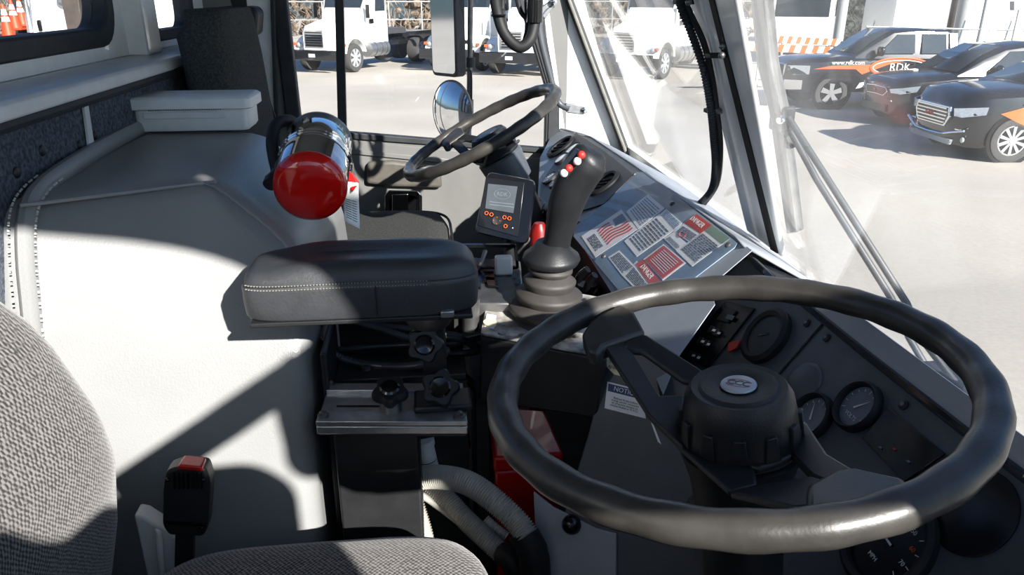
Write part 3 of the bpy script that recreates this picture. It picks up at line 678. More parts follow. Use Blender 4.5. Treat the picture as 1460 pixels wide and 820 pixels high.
# vertical face below the far lip
lip = [pc(766, 290), pc(820, 335), pc(905, 470), pc(945, 562)]
low = MB(); low.grid([lip, [p + V((.02, 0, -.10)) for p in lip], [p + V((.12, 0, -.55)) for p in lip]]); o = low.build('lower_fascia', G['black'], dash)
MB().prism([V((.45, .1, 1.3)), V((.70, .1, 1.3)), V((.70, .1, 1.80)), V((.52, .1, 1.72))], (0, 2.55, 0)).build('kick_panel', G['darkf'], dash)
def ringpart(fn, nn, u, v, r, rin, name, h=.012, back=None, n=36, bh=.0):
    c = fn(u, v); o = MB().lathe([(0, r * 1.0), (h * .7, r), (h, (r + rin) / 2), (h * .8, rin), (0.0005, rin)], c, nn, n, cap=False).build(name, G['rubber'], dash, smooth=50)
    MB().cyl(c + nn * (.0008 + bh), c + nn * (.0030 + bh), rin * 1.01, rin * 1.01, n).build(back[0], back[1], o)
    return o, c
def vent(fn, nn, u, v, r, rot):
    o, c = ringpart(fn, nn, u, v, r, r * .74, 'air_vent', .014, ('vent_bowl', G['gloss']))
    x, y, z = frame_of(nn); a0 = x * math.cos(rot) + y * math.sin(rot); b0 = nn.cross(a0)
    for k in (-.42, 0, .42):
        hw = r * .70 * math.sqrt(1 - k * k); cc = c + b0 * (k * r * .7) + nn * .006
        MB().box(cc, (2 * hw, .004, .007), M((a0, b0, nn)).transposed() @ M.Rotation(.6, 3, 'X')).build('vent_blade', G['rubber'], o)
o, c = ringpart(pn, PNn, 1095, 481, .047, .034, 'air_vent', .014, ('vent_disc', G['black']), bh=.006)
MB().box(c + PNn * .0095, (.004, .022, .001), M((V((0, 1, 0)).cross(PNn), V((0, 1, 0)), PNn)).transposed() @ M.Rotation(.6, 3, 'Z')).build('vent_slot', G['gloss'], o)
# blank round plug, gauges, warning lamp block, speedometer, dark disc on the near face
c = pn(1146, 546); MB().lathe([(0, .032), (.003, .031), (.005, .026), (.0055, .001)], c, PNn, 36).build('blank_plug', G['dash'], dash, smooth=50)
def gauge(fn, nn, u, v, r, face, needle, txt=None, bh=.0, ts=.22):
    o, c = ringpart(fn, nn, u, v, r, r * .82, 'gauge', .013, ('gauge_face', face), bh=bh)
    ex = V((0, -1, 0)); ey = nn.cross(ex) * 1.0
    ey = (V((0, 0, 1)) - nn * nn.z).normalized(); ex = ey.cross(nn)
    for i in range(11):
        a = math.radians(-30 + 24 * i); d = ex * math.cos(a) + ey * math.sin(a)
        MB().box(c + d * r * .68 + nn * (.0034 + bh), (.0009, r * (.16 if i % 5 == 0 else .09), .0004), M((nn.cross(d), d, nn)).transposed()).build('tick', G['wink'], o)
    d = ex * math.cos(needle) + ey * math.sin(needle)
    MB().prism([c + nn * (.005 + bh) + d * r * .62, c + nn * (.005 + bh) + nn.cross(d) * .0013 - d * r * .15, c + nn * (.005 + bh) - nn.cross(d) * .0013 - d * r * .15], nn * .0006).build('needle', G['wink'], o)
    if txt: text_mesh('lettering', txt, r * ts, G['wink'], o, c + nn * (.0034 + bh) - ey * r * .42, ex, ey, .0002)
    return o, c, ex, ey
gauge(pn, PNn, 1160, 596, .034, G['gface'], 2.2, 'AIR'); gauge(pn, PNn, 1226, 582, .034, G['gface'], .9, 'VOLTS')
o, c, ex, ey = gauge(pn, PNn, 1269, 772, .058, G['gfaceb'], 3.05, 'MPH', ts=.12)
for i, t_ in enumerate(('10', '20', '30', '40', '50', '60', '70')):
    a = math.radians(195 - 34 * i); text_mesh('lettering', t_, .0075, G['orange'] if i % 2 else G['wink'], o, c + PNn * .0035 + (ex * math.cos(a) + ey * math.sin(a)) * .031, ex, ey, .0002)
MB().prism([pn(1269, 582, .001), pn(1232, 627, .001), pn(1292, 690, .001), pn(1350, 648, .001)], PNn * .004).build('warning_lamp_panel', G['gloss'], dash, bevel=.001)
for u, v, m_ in ((1276, 640, G['reds']), (1296, 658, G['ink']), (1256, 638, G['ink'])): MB().box(pn(u, v, .0055), (.005, .004, .0006)).build('lamp_symbol', m_, dash)
c = pn(1388, 730); MB().lathe([(0, .046), (.0015, .046), (.002, .044), (.002, .001)], c, PNn, 40).build('blank_cover', G['gfaceb'], dash)
for u, v in ((1151, 461), (1179, 482), (1289, 578), (1103, 399)):
    c = pn(u, v); s_ = MB().lathe([(0, .0065), (.002, .0065), (.0035, .004), (.0035, .0005)], c, PNn, 20).build('screw', G['black'], dash)
    MB().lathe([(.003, .003), (.0042, .0028)], c, PNn, 8).build('screw_socket', G['steel'], s_)
MB().prism([pn(1172, 462, .0005), pn(1174, 463.5, .0005), pn(1111, 535, .0005), pn(1109, 534, .0005)], PNn * .0012).build('panel_seam', G['gloss'], dash)
MB().prism([pn(1066, 371, .006), pn(1069, 367, .006), pn(1225, 493, .006), pn(1462, 678, .006), pn(1460, 684, .006), pn(1222, 499, .006)], PNn * .003).build('ledge_groove', G['gloss'], dash)
# switch panel
sw = MB().prism([pn(1036, 431, .001), pn(1078, 441, .001), pn(1012, 524, .001), pn(970, 507, .001)], PNn * .004).build('switch_panel', G['gfaceb'], dash, bevel=.001)
def q4(fn, u, v, du, dv, eu, ev, o, th, nn): # small parallelogram block on a face
    return MB().prism([fn(u, v, o), fn(u + du, v + dv, o), fn(u + du + eu, v + dv + ev, o), fn(u + eu, v + ev, o)], nn * th)
for u, v in ((1036, 440),): q4(pn, u, v, 16, 4, -13, 17, .005, .004, PNn).build('rocker_switch', G['black'], sw, bevel=.001); q4(pn, u + 2, v + 8, 10, 3, -4, 6, .0092, .0006, PNn).build('switch_symbol', G['ink'], sw)
for u, v in ((1017, 466), (1024, 470), (1001, 482), (1009, 486), (988, 502), (995, 505)):
    q4(pn, u, v, 6, 2, -6, 9, .005, .006, PNn).build('rocker_switch', G['black'], sw, bevel=.0008); q4(pn, u, v + 3, 4, 1, -2, 3, .0112, .0004, PNn).build('switch_symbol', G['wink'], sw)
MB().prism([pn(1040, 490, .004), pn(1058, 486, .004), pn(1052, 497, .004), pn(1040, 503, .004)], PNn * .003).build('hazard_button', G['reds'], dash)
# key switch
kk = pc(957, 545, .004); kb = MB().lathe([(0, .016), (.012, .015), (.014, .012), (.014, .001)], pn(957, 552, .03), (PNn + V((-.4, -.3, 0))).normalized(), 24).build('key_switch', G['gloss'], dash)
kn = (PNn + V((-.4, -.3, 0))).normalized(); ko = pn(957, 552, .03) + kn * .0142
text_mesh('lettering', 'T', .018, G['wink'], kb, ko, (V((0, -1, 0)) - kn * kn.dot(V((0, -1, 0)))).normalized(), V((.5, 0, .8)), .0004)
# far instrument cluster
fp = MB().prism([pc(822, 190, .001), pc(856, 212, .001), pc(905, 250, .001), pc(862, 292, .001), pc(822, 305, .001), pc(770, 290, .001), pc(772, 262, .001)], PCn * .004).build('far_instrument_plate', G['black'], dash, bevel=.001)
vent(pc, PCn, 801, 211, .055, .5); vent(pc, PCn, 862, 264, .050, .5)
for u, v, r in ((819, 215, .030), (803, 229, .028), (786, 257, .028), (796, 263, .028)):
    gauge(pc, PCn, u, v, r, G['gface'] if v > 240 else G['label'], 1.2, bh=.008)
for u, v in ((768, 282), (774, 286), (780, 291)): q4(pc, u, v, 5, 3, -5, 9, .004, .006, PCn).build('rocker_switch', G['black'], fp, bevel=.0008)
# ================================================================ warning plate with decals under a clear cover
plate = thing('warning_plate', 'clear screwed-down cover over flag sticker and printed warning labels at the centre of the dashboard', 'sign plate', pc(930, 330))
MB().prism([pc(907, 247, .001), pc(921, 245, .001), pc(1052, 348, .001), pc(1048, 354, .001), pc(985, 402, .001), pc(893, 428, .001), pc(818, 338, .001), pc(820, 330, .001)], PCn * .002).build('backing', mat('plate_blue_grey', (120, 140, 160), .4, var=.06, scale=20), plate, bevel=.0005)
BX = (pc(1050, 345) - pc(905, 245)).normalized()      # along the dash, towards the viewer
def decal(quad, name, m, label=None, o=.0034):
    d = MB().prism([pc(u, v, o) for u, v in quad], PCn * .0004).build(name, m, plate)
    if label: d['label'] = label
    return d
def bil(q, s_, t): # s along first edge
    a, b, c_, d = [V((*p, 0)) for p in q]; p = (a.lerp(b, s_)).lerp(d.lerp(c_, s_), t); return p.x, p.y
def lines(parent, q, n, m, s0=.07, s1=.93, t0=.1, t1=.9, fill=.45, seed=1):
    rnd = random.Random(seed)
    for i in range(n):
        t = t0 + (t1 - t0) * (i + .2) / n; dt = (t1 - t0) / n * fill; x = s0
        while x < s1 - .04:
            x2 = min(s1, x + rnd.uniform(.08, .22))
            MB().prism([pc(*bil(q, a, b), .0040) for a, b in ((x, t), (x2, t), (x2, t + dt), (x, t + dt))], PCn * .0003).build('print_line', m, parent)
            x = x2 + .025
# quads listed reading-left-top, reading-right-top, reading-right-bottom, reading-left-bottom (text runs down the picture to the right)
flag = [(886, 299), (909, 327), (849, 367), (829, 337)]
d = decal(flag, 'flag_decal', G['label'], 'pale decal with waving flag')
for i in range(6):
    t = .14 + i * .07; ptsA = []; 
for i in range(7):   # wavy stripes across the decal
    s_ = .16 + i * .105; a = []; b_l = []
    for k in range(9):
        x = k / 8; wv = .045 * math.sin(x * 6.0 + .6); t0 = .06 + .60 * x
        if i < 3 and t0 < .30: continue
        a.append(pc(*bil(flag, min(.97, s_ + wv), t0), .0040)); b_l.append(pc(*bil(flag, min(.98, s_ + wv + .052), t0), .0040))
    MB().prism(a + b_l[::-1], PCn * .0003).build('flag_stripe', G['redink'], d)
a = [bil(flag, s_, t) for s_, t in ((.14, .04), (.46, .05), (.44, .30), (.14, .28))]
MB().prism([pc(u, v, .0040) for u, v in a], PCn * .0003).build('flag_canton', G['blueink'], d)
lines(d, flag, 6, G['ink'], .2, .8, .74, .94, .4, 3)
L1 = [(924, 277), (948, 297), (910, 327), (893, 302)]; d = decal(L1, 'text_decal', G['label']); lines(d, L1, 9, G['blueink'], seed=4)
L2 = [(940, 305), (962, 328), (908, 366), (890, 344)]; d = decal(L2, 'text_decal', G['label']); lines(d, L2, 10, G['ink'], seed=5)
L3 = [(950, 298), (973, 318), (962, 330), (941, 306)]; d = decal(L3, 'text_decal', G['label']); lines(d, L3, 5, G['blueink'], seed=6)
L4 = [(883, 357), (906, 380), (887, 393), (867, 367)]; d = decal(L4, 'text_decal', G['label']); lines(d, L4, 7, G['ink'], seed=7)
def tvec(q):
    a, b, c_, d = [pc(u, v) for u, v in q]; return (b - a).normalized(), ((a + b) - (c_ + d)).normalized(), (a + b + c_ + d) / 4
L5 = [(911, 374), (944, 403), (922, 418), (888, 396)]
d5 = decal([(908, 372), (943, 402), (914, 420), (887, 393)], 'danger_decal', G['label'], 'white danger decal with red heading'); q = [(916, 370), (944, 403), (930, 411), (906, 377)]
h = MB().prism([pc(u, v, .0040) for u, v in q], PCn * .0003).build('danger_heading', G['redink'], d5)
x, y, c = tvec(q); text_mesh('lettering', 'DANGER', .017, G['wink'], d5, c + PCn * .0044, x, y, .0002)
lines(d5, [(904, 377), (927, 408), (914, 418), (889, 394)], 7, G['ink'], seed=8)
q = [(946, 348), (978, 375), (945, 400), (917, 370)]; d6 = decal(q, 'red_decal', G['label'], 'red decal with small white print')
qi = [bil(q, s_, t) for s_, t in ((.05, .04), (.95, .04), (.95, .96), (.05, .96))]; MB().prism([pc(u, v, .0040) for u, v in qi], PCn * .0003).build('red_field', G['redink'], d6)
for i in range(8):
    t = .16 + i * .09; MB().prism([pc(*bil(q, a, b), .0044) for a, b in ((.16, t), (.82, t), (.82, t + .03), (.16, t + .03))], PCn * .0002).build('print_line', G['wink'], d6)
q = [(961, 331), (980, 348), (965, 358), (946, 340)]; d7 = decal(q, 'pictogram_decal', G['label']); c = tvec(q)[2]
x, y, _ = tvec(q); MB().tube([c + PCn * .0042 + x * (.012 * math.cos(a)) + y * (.018 + .006 * math.sin(a)) for a in [i * PI / 8 for i in range(16)]], .0009, 5, closed=True).build('red_oval', G['reds'], d7); lines(d7, q, 4, G['ink'], .1, .9, .5, .9, .3, 9)
q = [(976, 322), (995, 331), (980, 345), (962, 329)]
dq = [(992, 305), (1015, 321), (984, 346), (960, 330)]; d8 = decal(dq, 'danger_decal', G['label'], 'white danger decal with bright red heading by the glass'); hq = [(993, 305), (1015, 321), (999, 333), (976, 318)]
MB().prism([pc(u, v, .0040) for u, v in hq], PCn * .0003).build('danger_heading', G['reds'], d8); x, y, c = tvec(hq); text_mesh('lettering', 'DANGER', .016, G['wink'], d8, c + PCn * .0044, x, y, .0002)
lines(d8, [(974, 320), (997, 335), (984, 346), (961, 331)], 6, G['ink'], seed=10)
q = [(1015, 321), (1041, 340), (987, 380), (964, 358)]; d9 = decal(q, 'text_decal', G['label']); lines(d9, q, 12, G['ink'], t0=.28, seed=11)
hq = [(1015, 321), (1041, 340), (1030, 348), (1005, 328)]; MB().prism([pc(u, v, .0040) for u, v in hq], PCn * .0003).build('green_heading', G['green'], d9)
MB().prism([pc(907, 247, .006), pc(921, 245, .006), pc(1052, 348, .006), pc(1048, 354, .006), pc(985, 402, .006), pc(893, 428, .006), pc(818, 338, .006), pc(820, 330, .006)], PCn * .0015).build('clear_cover', GG, plate)
for u, v in ((904, 249), (959, 291), (861, 366), (1038, 350), (824, 318)):
    MB().lathe([(0, .006), (.003, .006), (.005, .0035), (.005, .0005)], pc(u, v, .0075), PCn, 16).build('cover_screw', G['steel'], plate)
# ================================================================ lower panel with notice label
PLp = atY(890, 570, 1.02); PLn = V((-.50, -.74, .42)).normalized()
def pl(u, v, o=0): return onp(u, v, PLp + PLn * o, PLn)
knee = thing('knee_panel', 'dark grey lower dash panel beside the steering column with a notice label', 'panel', pl(880, 800))
MB().prism([pl(868, 505), pl(905, 495), pl(1000, 560), pl(1010, 900), pl(780, 900), pl(800, 745), pl(838, 620)], PLn * -.01).build('panel_face', G['dash'], knee, bevel=.002)
nq = [(866, 544), (913, 556), (921, 597), (862, 582)]
nd = MB().prism([pl(u, v, .0006) for u, v in nq], PLn * .0004).build('notice_label', G['label'], knee); nd['label'] = 'white notice label with dark blue heading bar'
hq = [bil(nq, s_, t) for s_, t in ((.04, .06), (.96, .06), (.97, .34), (.04, .34))]; MB().prism([pl(u, v, .0011) for u, v in hq], PLn * .0003).build('heading_bar', mat('navy_ink', (34, 66, 110), .5), nd)
xx = (pl(*nq[1]) - pl(*nq[0])).normalized(); yy = (pl(*nq[0]) - pl(*nq[3])).normalized(); wd_ = (pl(*nq[1]) - pl(*nq[0])).length
text_mesh('lettering', 'NOTICE', wd_ * .19, G['wink'], nd, pl(*bil(nq, .53, .20), .0015), xx, yy, .0002)
text_mesh('lettering', 'Release brake before\ntrying carrier, minimum\nair pressure needed to\nrelease brakes is 75 P.S.I.', wd_ * .085, G['gloss'], nd, pl(*bil(nq, .5, .68), .0012), xx, yy, .0002, sp=.85)
q = [(928, 602), (932, 606), (943, 634), (938, 630)]; o = MB().prism([pl(u, v, .0006) for u, v in q], PLn * .0004).build('small_label', G['label'], knee)
q = [(864, 508), (874, 512), (884, 536), (876, 534), (866, 524)]
tagp = MB().prism([pl(u, v, .012) for u, v in q], PLn * .0012).build('key_tag', G['yell']); tag(tagp, 'small cream key tag hanging between steering wheel spoke and control box', 'tag')
text_mesh('lettering', 'TO\nLANE', .0075, G['ink'], tagp, pl(872, 520, .0138), xx, yy, .0002)
br = MB(); br.prism([pl(762, 700, -.0), pl(790, 722, -.0), pl(850, 752, 0), pl(880, 760, 0), pl(880, 860, 0), pl(770, 860, 0)], PLn * .006)
tag(br.build('pedal_bracket', G['dashl'], bevel=.002), 'grey folded metal bracket at the foot of the steering column', 'bracket')
o = MB().ell(pl(815, 748, .007), (.016, .016, .016), n=16).build('round_rubber_stop', G['gloss']); tag(o, 'black rubber stop on the grey metal bracket', 'rubber stop')
# ================================================================ armrest on its sliding mount
def armrest():
    root = thing('armrest', 'padded black armrest with pale double stitching on a knobbed post', 'armrest', (-.09, 1.0, 1.87))
    cx, cy = -.094, .998; hx, hy = .157, .066
    prof = [(2.038, .955), (2.042, .985), (2.060, 1.0), (2.080, 1.0), (2.086, .985), (2.0865, .972), (2.096, .945), (2.104, .88), (2.109, .78), (2.110, .6), (2.108, .4), (2.106, .15)]
    rows = []
    for z, k in prof:
        r_ = superring(cx, cy, z, hx * (1 - (1 - k) * .6), hy * k, 64, .38)
        for p in r_:
            t = (p.x - (cx - hx)) / (2 * hx)
            if z > 2.08: p.z -= .007 * math.exp(-((t - .12) / .12) ** 2) * (z - 2.08) / .03; p.z += .004 * math.sin(t * PI) - .010 * max(0, .12 - t)
            if p.x > cx + hx * .5: p.y = cy + (p.y - cy) * (1 - .22 * ((p.x - cx - hx * .5) / (hx * .5)) ** 2)
        rows.append(r_)
    pad = MB().grid(rows, close=True).build('pad', G['leather'], root, smooth=80)
    for zz in (2.0880, 2.0825):
        r_ = superring(cx, cy, zz, hx * .995, hy * 1.001, 200, .38); st = MB()
        seg = [p for p in r_ if p.y < cy - hy * .6 and p.x < cx + hx * .6]; seg.sort(key=lambda p: p.x)
        L = []
        for i in range(0, 60):
            x = cx - hx * .93 + i * .0040
            if x > cx + hx * .55: break
            t = (x - (cx - hx)) / (2 * hx); y = cy - hy * (1 - abs((x - cx) / hx) ** (2 / .38)) ** (.38 / 2) if abs(x - cx) < hx else cy
            dz = .004 * math.sin(t * PI)
            L.append((x, y, zz + dz * .6))
        for x, y, z in L: st.box((x, y - .0006, z), (.0024, .0016, .0012))
        st.build('stitching', G['dstitch'], pad)
    MB().tube([p + V((0, 0, -.001)) for p in rows[5]], .0012, 6, closed=True).build('piping', G['rubber'], pad)
    MB().tube([V((cx + .02, cy - hy - .0005, 2.044)), V((cx + .02, cy - hy - .001, 2.086))], .0010, 6).build('vertical_seam', G['rubber'], pad)
    MB().span((cx - hx * .93, cy - hy * .95, 2.031), (cx + hx * .93, cy + hy * .9, 2.038)).build('base_plate', G['black'], root, bevel=.002)
    MB().box((.018, .936, 2.040), (.018, .008, .010)).build('clip', G['alu'], root, bevel=.002)
    S = lambda u, v, y: atY(u, v, y)
    c = S(612, 462, 1.0)
    MB().lathe([(-.028, .018), (-.022, .030), (-.006, .040), (0, .042), (.006, .042)], V((c.x, c.y, 2.022)), (0, 0, 1), 28).build('swivel_cup', G['steel'], root)
    MB().cyl((c.x + .012, c.y + .01, 1.86), (c.x + .012, c.y + .01, 2.0), .011).build('post', G['chrome'], root)
    MB().box((c.x + .006, c.y + .012, 1.945), (.034, .03, .10)).build('post_bracket', G['black'], root, bevel=.003)
    def knob(p, d, r, name='star_knob'):
        x, y, z = frame_of(d); pts = []
        for i in range(48):
            a = 2 * PI * i / 48; rr = r * (1 + .14 * math.cos(a * 5)); pts.append((x * math.cos(a) + y * math.sin(a)) * rr)
        d = V(d).normalized(); p = V(p)
        o = MB().grid([[p + q * .9 for q in pts], [p + q + d * .004 for q in pts], [p + q + d * .014 for q in pts], [p + q * .9 + d * .018 for q in pts]], close=True).build(name, G['black'], root, smooth=50)
        MB().lathe([(.0185, r * .62), (.021, r * .5), (.019, r * .1)], p, d, 20).build('knob_cap', G['gloss'], o)
    knob(S(607, 490, .985), (-.1, -1, .35), .024)
    knob(S(557, 568, .99) + V((0, 0, .004)), (0, -.35, 1), .024)
    knob(S(627, 556, .985), (0, -.8, .7), .026)
    MB().cyl(S(557, 568, .99) + V((0, 0, -.02)), S(557, 568, .99) + V((0, 0, .006)), .016).build('knob_stem', G['steel'], root)
    MB().box((.008, 1.0, 1.872), (.085, .055, .012)).build('carriage', G['black'], root, bevel=.004)
armrest()
def slide():
    root = thing('sliding_mount', 'brushed aluminium slide rail plate bolted on a black pedestal below the armrest', 'mounting rail', (-.065, 1.0, 1.30))
    z = 1.868; fa, fb, bb, ba = [atZ(u, v, z) for u, v in ((450, 601), (667, 601), (660, 546), (468, 546))]
    rail = lambda t0, t1, h, nm: MB().prism([fa.lerp(ba, t0), fb.lerp(bb, t0), fb.lerp(bb, t1), fa.lerp(ba, t1)], (0, 0, -h)).build(nm, G['alu'], root, bevel=.0015)
    rail(0, .26, .008, 'front_rail'); rail(.80, 1.0, .012, 'rear_rail')
    MB().prism([p + V((0, 0, -.007)) for p in (fa.lerp(ba, .2), fb.lerp(bb, .2), fb.lerp(bb, .85), fa.lerp(ba, .85))], (0, 0, -.004)).build('plate', G['alu'], root)
    MB().prism([p + V((0, -.0, -.0085)) for p in (fa, fb, fb + V((0, .02, 0)), fa + V((0, .02, 0)))], (0, 0, -.0135)).build('front_lip', G['alu'], root, bevel=.002)
    a = fa.lerp(ba, .45); b = fb.lerp(bb, .45)
    MB().prism([a.lerp(b, .10) + V((0, 0, -.0068)), a.lerp(b, .40) + V((0, 0, -.0068)), a.lerp(b, .40) + V((0, .004, -.0068)), a.lerp(b, .10) + V((0, .004, -.0068))], (0, 0, .001)).build('slot', G['gloss'], root)
    for u, v in ((461, 594), (655, 594), (470, 550), (648, 550)):
        c = atZ(u, v, z); o = MB().cyl(c, c + V((0, 0, .003)), .0085, n=20).build('washer', G['steel'], root); MB().lathe([(.003, .0055), (.007, .0055), (.008, .004)], c, (0, 0, 1), 6).build('bolt', G['steel'], o)
    MB().span((-.155, .985, 1.302), (-.030, 1.085, 1.846)).build('pedestal', G['black'], root, bevel=.004)
    MB().prism([fa + V((.004, .006, -.022)), fb + V((-.004, .006, -.022)), bb + V((-.004, 0, -.022)), ba + V((.004, 0, -.022))], (0, 0, -.006)).build('under_plate', G['black'], root)
    MB().span((-.175, 1.06, 1.302), (-.165, 1.20, 1.93)).build('rear_bracket', G['black'], root, bevel=.003)
slide()
def rest():
    # mount cross-plate and bolt behind the slide
    pb = thing('rear_mount_plate', 'dark mounting plate with a bolt in the shadow behind the slide rail', 'mounting plate', atY(500, 545, 1.2))
    MB().span((-.165, 1.12, 1.84), (.05, 1.22, 1.852)).build('plate', G['black'], pb, bevel=.002)
    MB().span((-.165, 1.12, 1.302), (.05, 1.22, 1.84)).build('support', G['black'], pb)
    MB().span((-.165, 1.225, 1.84), (.05, 1.235, 1.985)).build('dark_backing', G['darkf'], pb); c = atZ(522, 527, 1.853); MB().lathe([(0, .008), (.006, .008), (.007, .005)], c, (0, 0, 1), 6).build('bolt', G['steel'], pb)  # dark backing sheet added so the gap under the armrest stays dark
rest()
# corrugated tube helper
def corr(path, r, step=.0045, amp=.09, k=8, n=14):
    p = smoothpath(path, k); out = [p[0]]; acc = 0; q = [p[0]]
    L = sum((b - a).length for a, b in zip(p, p[1:])); m = int(L / step * 2); res = []
    cum = [0]
    for a, b in zip(p, p[1:]): cum.append(cum[-1] + (b - a).length)
    j = 0
    for i in range(m + 1):
        s_ = L * i / m
        while j < len(p) - 2 and cum[j + 1] < s_: j += 1
        t = (s_ - cum[j]) / max(1e-9, cum[j + 1] - cum[j]); res.append(p[j].lerp(p[j + 1], t))
    return MB().tube(res, [r * (1 + (amp if i % 2 else -amp)) for i in range(len(res))], n)
S = lambda u, v, y: atY(u, v, y)
# black cable loom behind the armrest post
cg = 'black cables looped under the armrest'
for k, (path, r, lb) in enumerate([
    ([S(455, 455, 1.17), S(447, 468, 1.17), S(455, 488, 1.17), S(490, 512, 1.17), S(540, 522, 1.16), S(600, 520, 1.14), S(640, 500, 1.16)], .0075, 'lowest black corrugated cable looping from the engine cover side to the armrest knob'),
    ([S(452, 462, 1.19), S(480, 455, 1.19), S(530, 465, 1.19), S(580, 482, 1.18), S(640, 500, 1.18)], .007, 'upper black corrugated cable sloping down under the armrest'),
    ([S(470, 450, 1.21), S(520, 462, 1.21), S(590, 470, 1.2), S(660, 480, 1.2)], .006, 'thin straight black cable closest under the armrest pad'),
    ([S(470, 500, 1.22), S(520, 495, 1.22), S(570, 492, 1.22), S(640, 490, 1.2), S(690, 480, 1.22)], .006, 'thin black cable behind the looped ones under the armrest'),
    ([S(635, 480, 1.2), S(660, 485, 1.2), S(690, 500, 1.22)], .007, 'short black cable right of the armrest post, upper one'),
    ([S(635, 505, 1.2), S(665, 503, 1.2), S(690, 497, 1.22)], .007, 'short black cable right of the armrest post, lower one'),
    ([S(635, 515, 1.2), S(660, 535, 1.2), S(690, 565, 1.2), S(700, 590, 1.22)], .008, 'black cable running down beside the control box')]):
    o = corr(path, r, .005).build('cable', G['dconduit'], smooth=60); tag(o, lb, 'cable', cg)
# grey conduits low between the pedestal and the steering column
g2 = 'grey corrugated conduits on the cab floor'
def conduit(path, r, lb, m=G['conduit']):
    o = corr(path, r, .0042).build('conduit', m, smooth=60); tag(o, lb, 'conduit', g2); return o
c1 = conduit([S(560, 690, 1.10), S(585, 683, 1.08), S(625, 680, 1.06), S(665, 688, 1.03), S(700, 710, 1.0), S(735, 742, .97), S(752, 765, .95)], .0185, 'thick grey corrugated conduit arching right from the pedestal')
c2 = conduit([S(612, 690, 1.12), S(640, 715, 1.09), S(665, 742, 1.06), S(700, 775, 1.02), S(722, 795, 1.0)], .0165, 'second grey conduit under the thick arching one')
c3 = conduit([S(606, 640, 1.12), S(612, 660, 1.12), S(618, 685, 1.12), S(622, 705, 1.13)], .0145, 'short pale conduit dropping from the white elbow below the slide rail', mat('pale_conduit', (205, 202, 192), .5))
c4 = conduit([S(585, 700, 1.08), S(592, 725, 1.06), S(602, 760, 1.04), S(606, 790, 1.03)], .0165, 'grey conduit running down beside the black pedestal')
c5 = conduit([S(692, 740, 1.06), S(705, 752, 1.05), S(722, 765, 1.04)], .008, 'thin grey conduit between the two thick ones')
tag(MB().tube(smoothpath([S(575, 702, 1.11), S(600, 706, 1.10), S(625, 722, 1.09), S(655, 745, 1.08)], 5), .0065, 10).build('wire_sleeve', G['conduit']), 'thin grey sleeve with a pale band lying over the lower conduits', 'cable')
el = thing('elbow_fitting', 'white plastic elbow connector under the right end of the slide rail', 'pipe fitting', S(603, 650, 1.12))
MB().lathe([(-.02, .0165), (.006, .0165), (.008, .019), (.020, .019)], S(606, 640, 1.12), (V((-.15, 0, 1))), 20).build('socket', G['plast'], el); MB().lathe([(0, .0155), (.007, .0155)], S(610, 655, 1.12), V((-.15, 0, 1)), 20).build('tape_band', G['rubber'], el)
w_ = 'small coloured wires behind the pedestal'
for path, m_, lb in (([S(585, 660, 1.13), S(592, 668, 1.12), S(588, 678, 1.12)], G['orange'], 'short orange wire end beside the black pedestal'), ([S(590, 672, 1.13), S(598, 668, 1.12), S(604, 675, 1.12)], G['blue'], 'short blue wire end beside the pale conduit')):
    tag(MB().tube(smoothpath(path, 4), .002, 6).build('wire', m_), lb, 'wire', w_)
tw = thing('tape_wrap', 'black taped bundle end where the conduits meet near the column foot', 'tape', S(745, 830, .95))
MB().tube(smoothpath([S(742, 755, .96), S(755, 775, .955), S(762, 800, .95), S(764, 850, .94)], 5), [.021, .0225, .023, .024, .023, .0235, .024, .025, .024, .0245, .025, .025, .025, .025, .025, .025], 16).build('tape_sleeve', G['rubber'], tw)
MB().tube(smoothpath([S(718, 788, 1.0), S(730, 800, .98), S(742, 830, .97)], 5), .0195, 14).build('tape_sleeve', G['rubber'], tw)
# red box on the floor
rb = thing('red_box', 'red plastic box on the floor behind the steering wheel rim', 'box', (.14, 1.15, 1.302))
t = [atZ(u, v, 1.70) for u, v in ((705, 652), (802, 645), (776, 586), (694, 580))]
MB().grid([[p.lerp(sum(t, V()) / 4, .12) + V((0, 0, -.397)) for p in t], [p + V((0, 0, -.03)) for p in t]], close=True).build('body', G['red'], rb, bevel=.006)
MB().prism([p + (p - sum(t, V()) / 4) * .04 + V((0, 0, -.03)) for p in t], (0, 0, .03)).build('lid', G['red'], rb, bevel=.006, seg=3)
rf = thing('red_bracket', 'dark red metal part in shadow behind the slide rail, right of the pale conduit', 'bracket', atY(640, 640, 1.3))
MB().prism([atY(610, 618, 1.3), atY(668, 612, 1.3), atY(672, 640, 1.3), atY(650, 668, 1.3), atY(615, 660, 1.3)], (0, .03, 0)).build('plate', G['red'], rf, bevel=.004); MB().ell(atY(640, 640, 1.298), (.008, .006, .008)).build('bolt', G['steel'], rf)
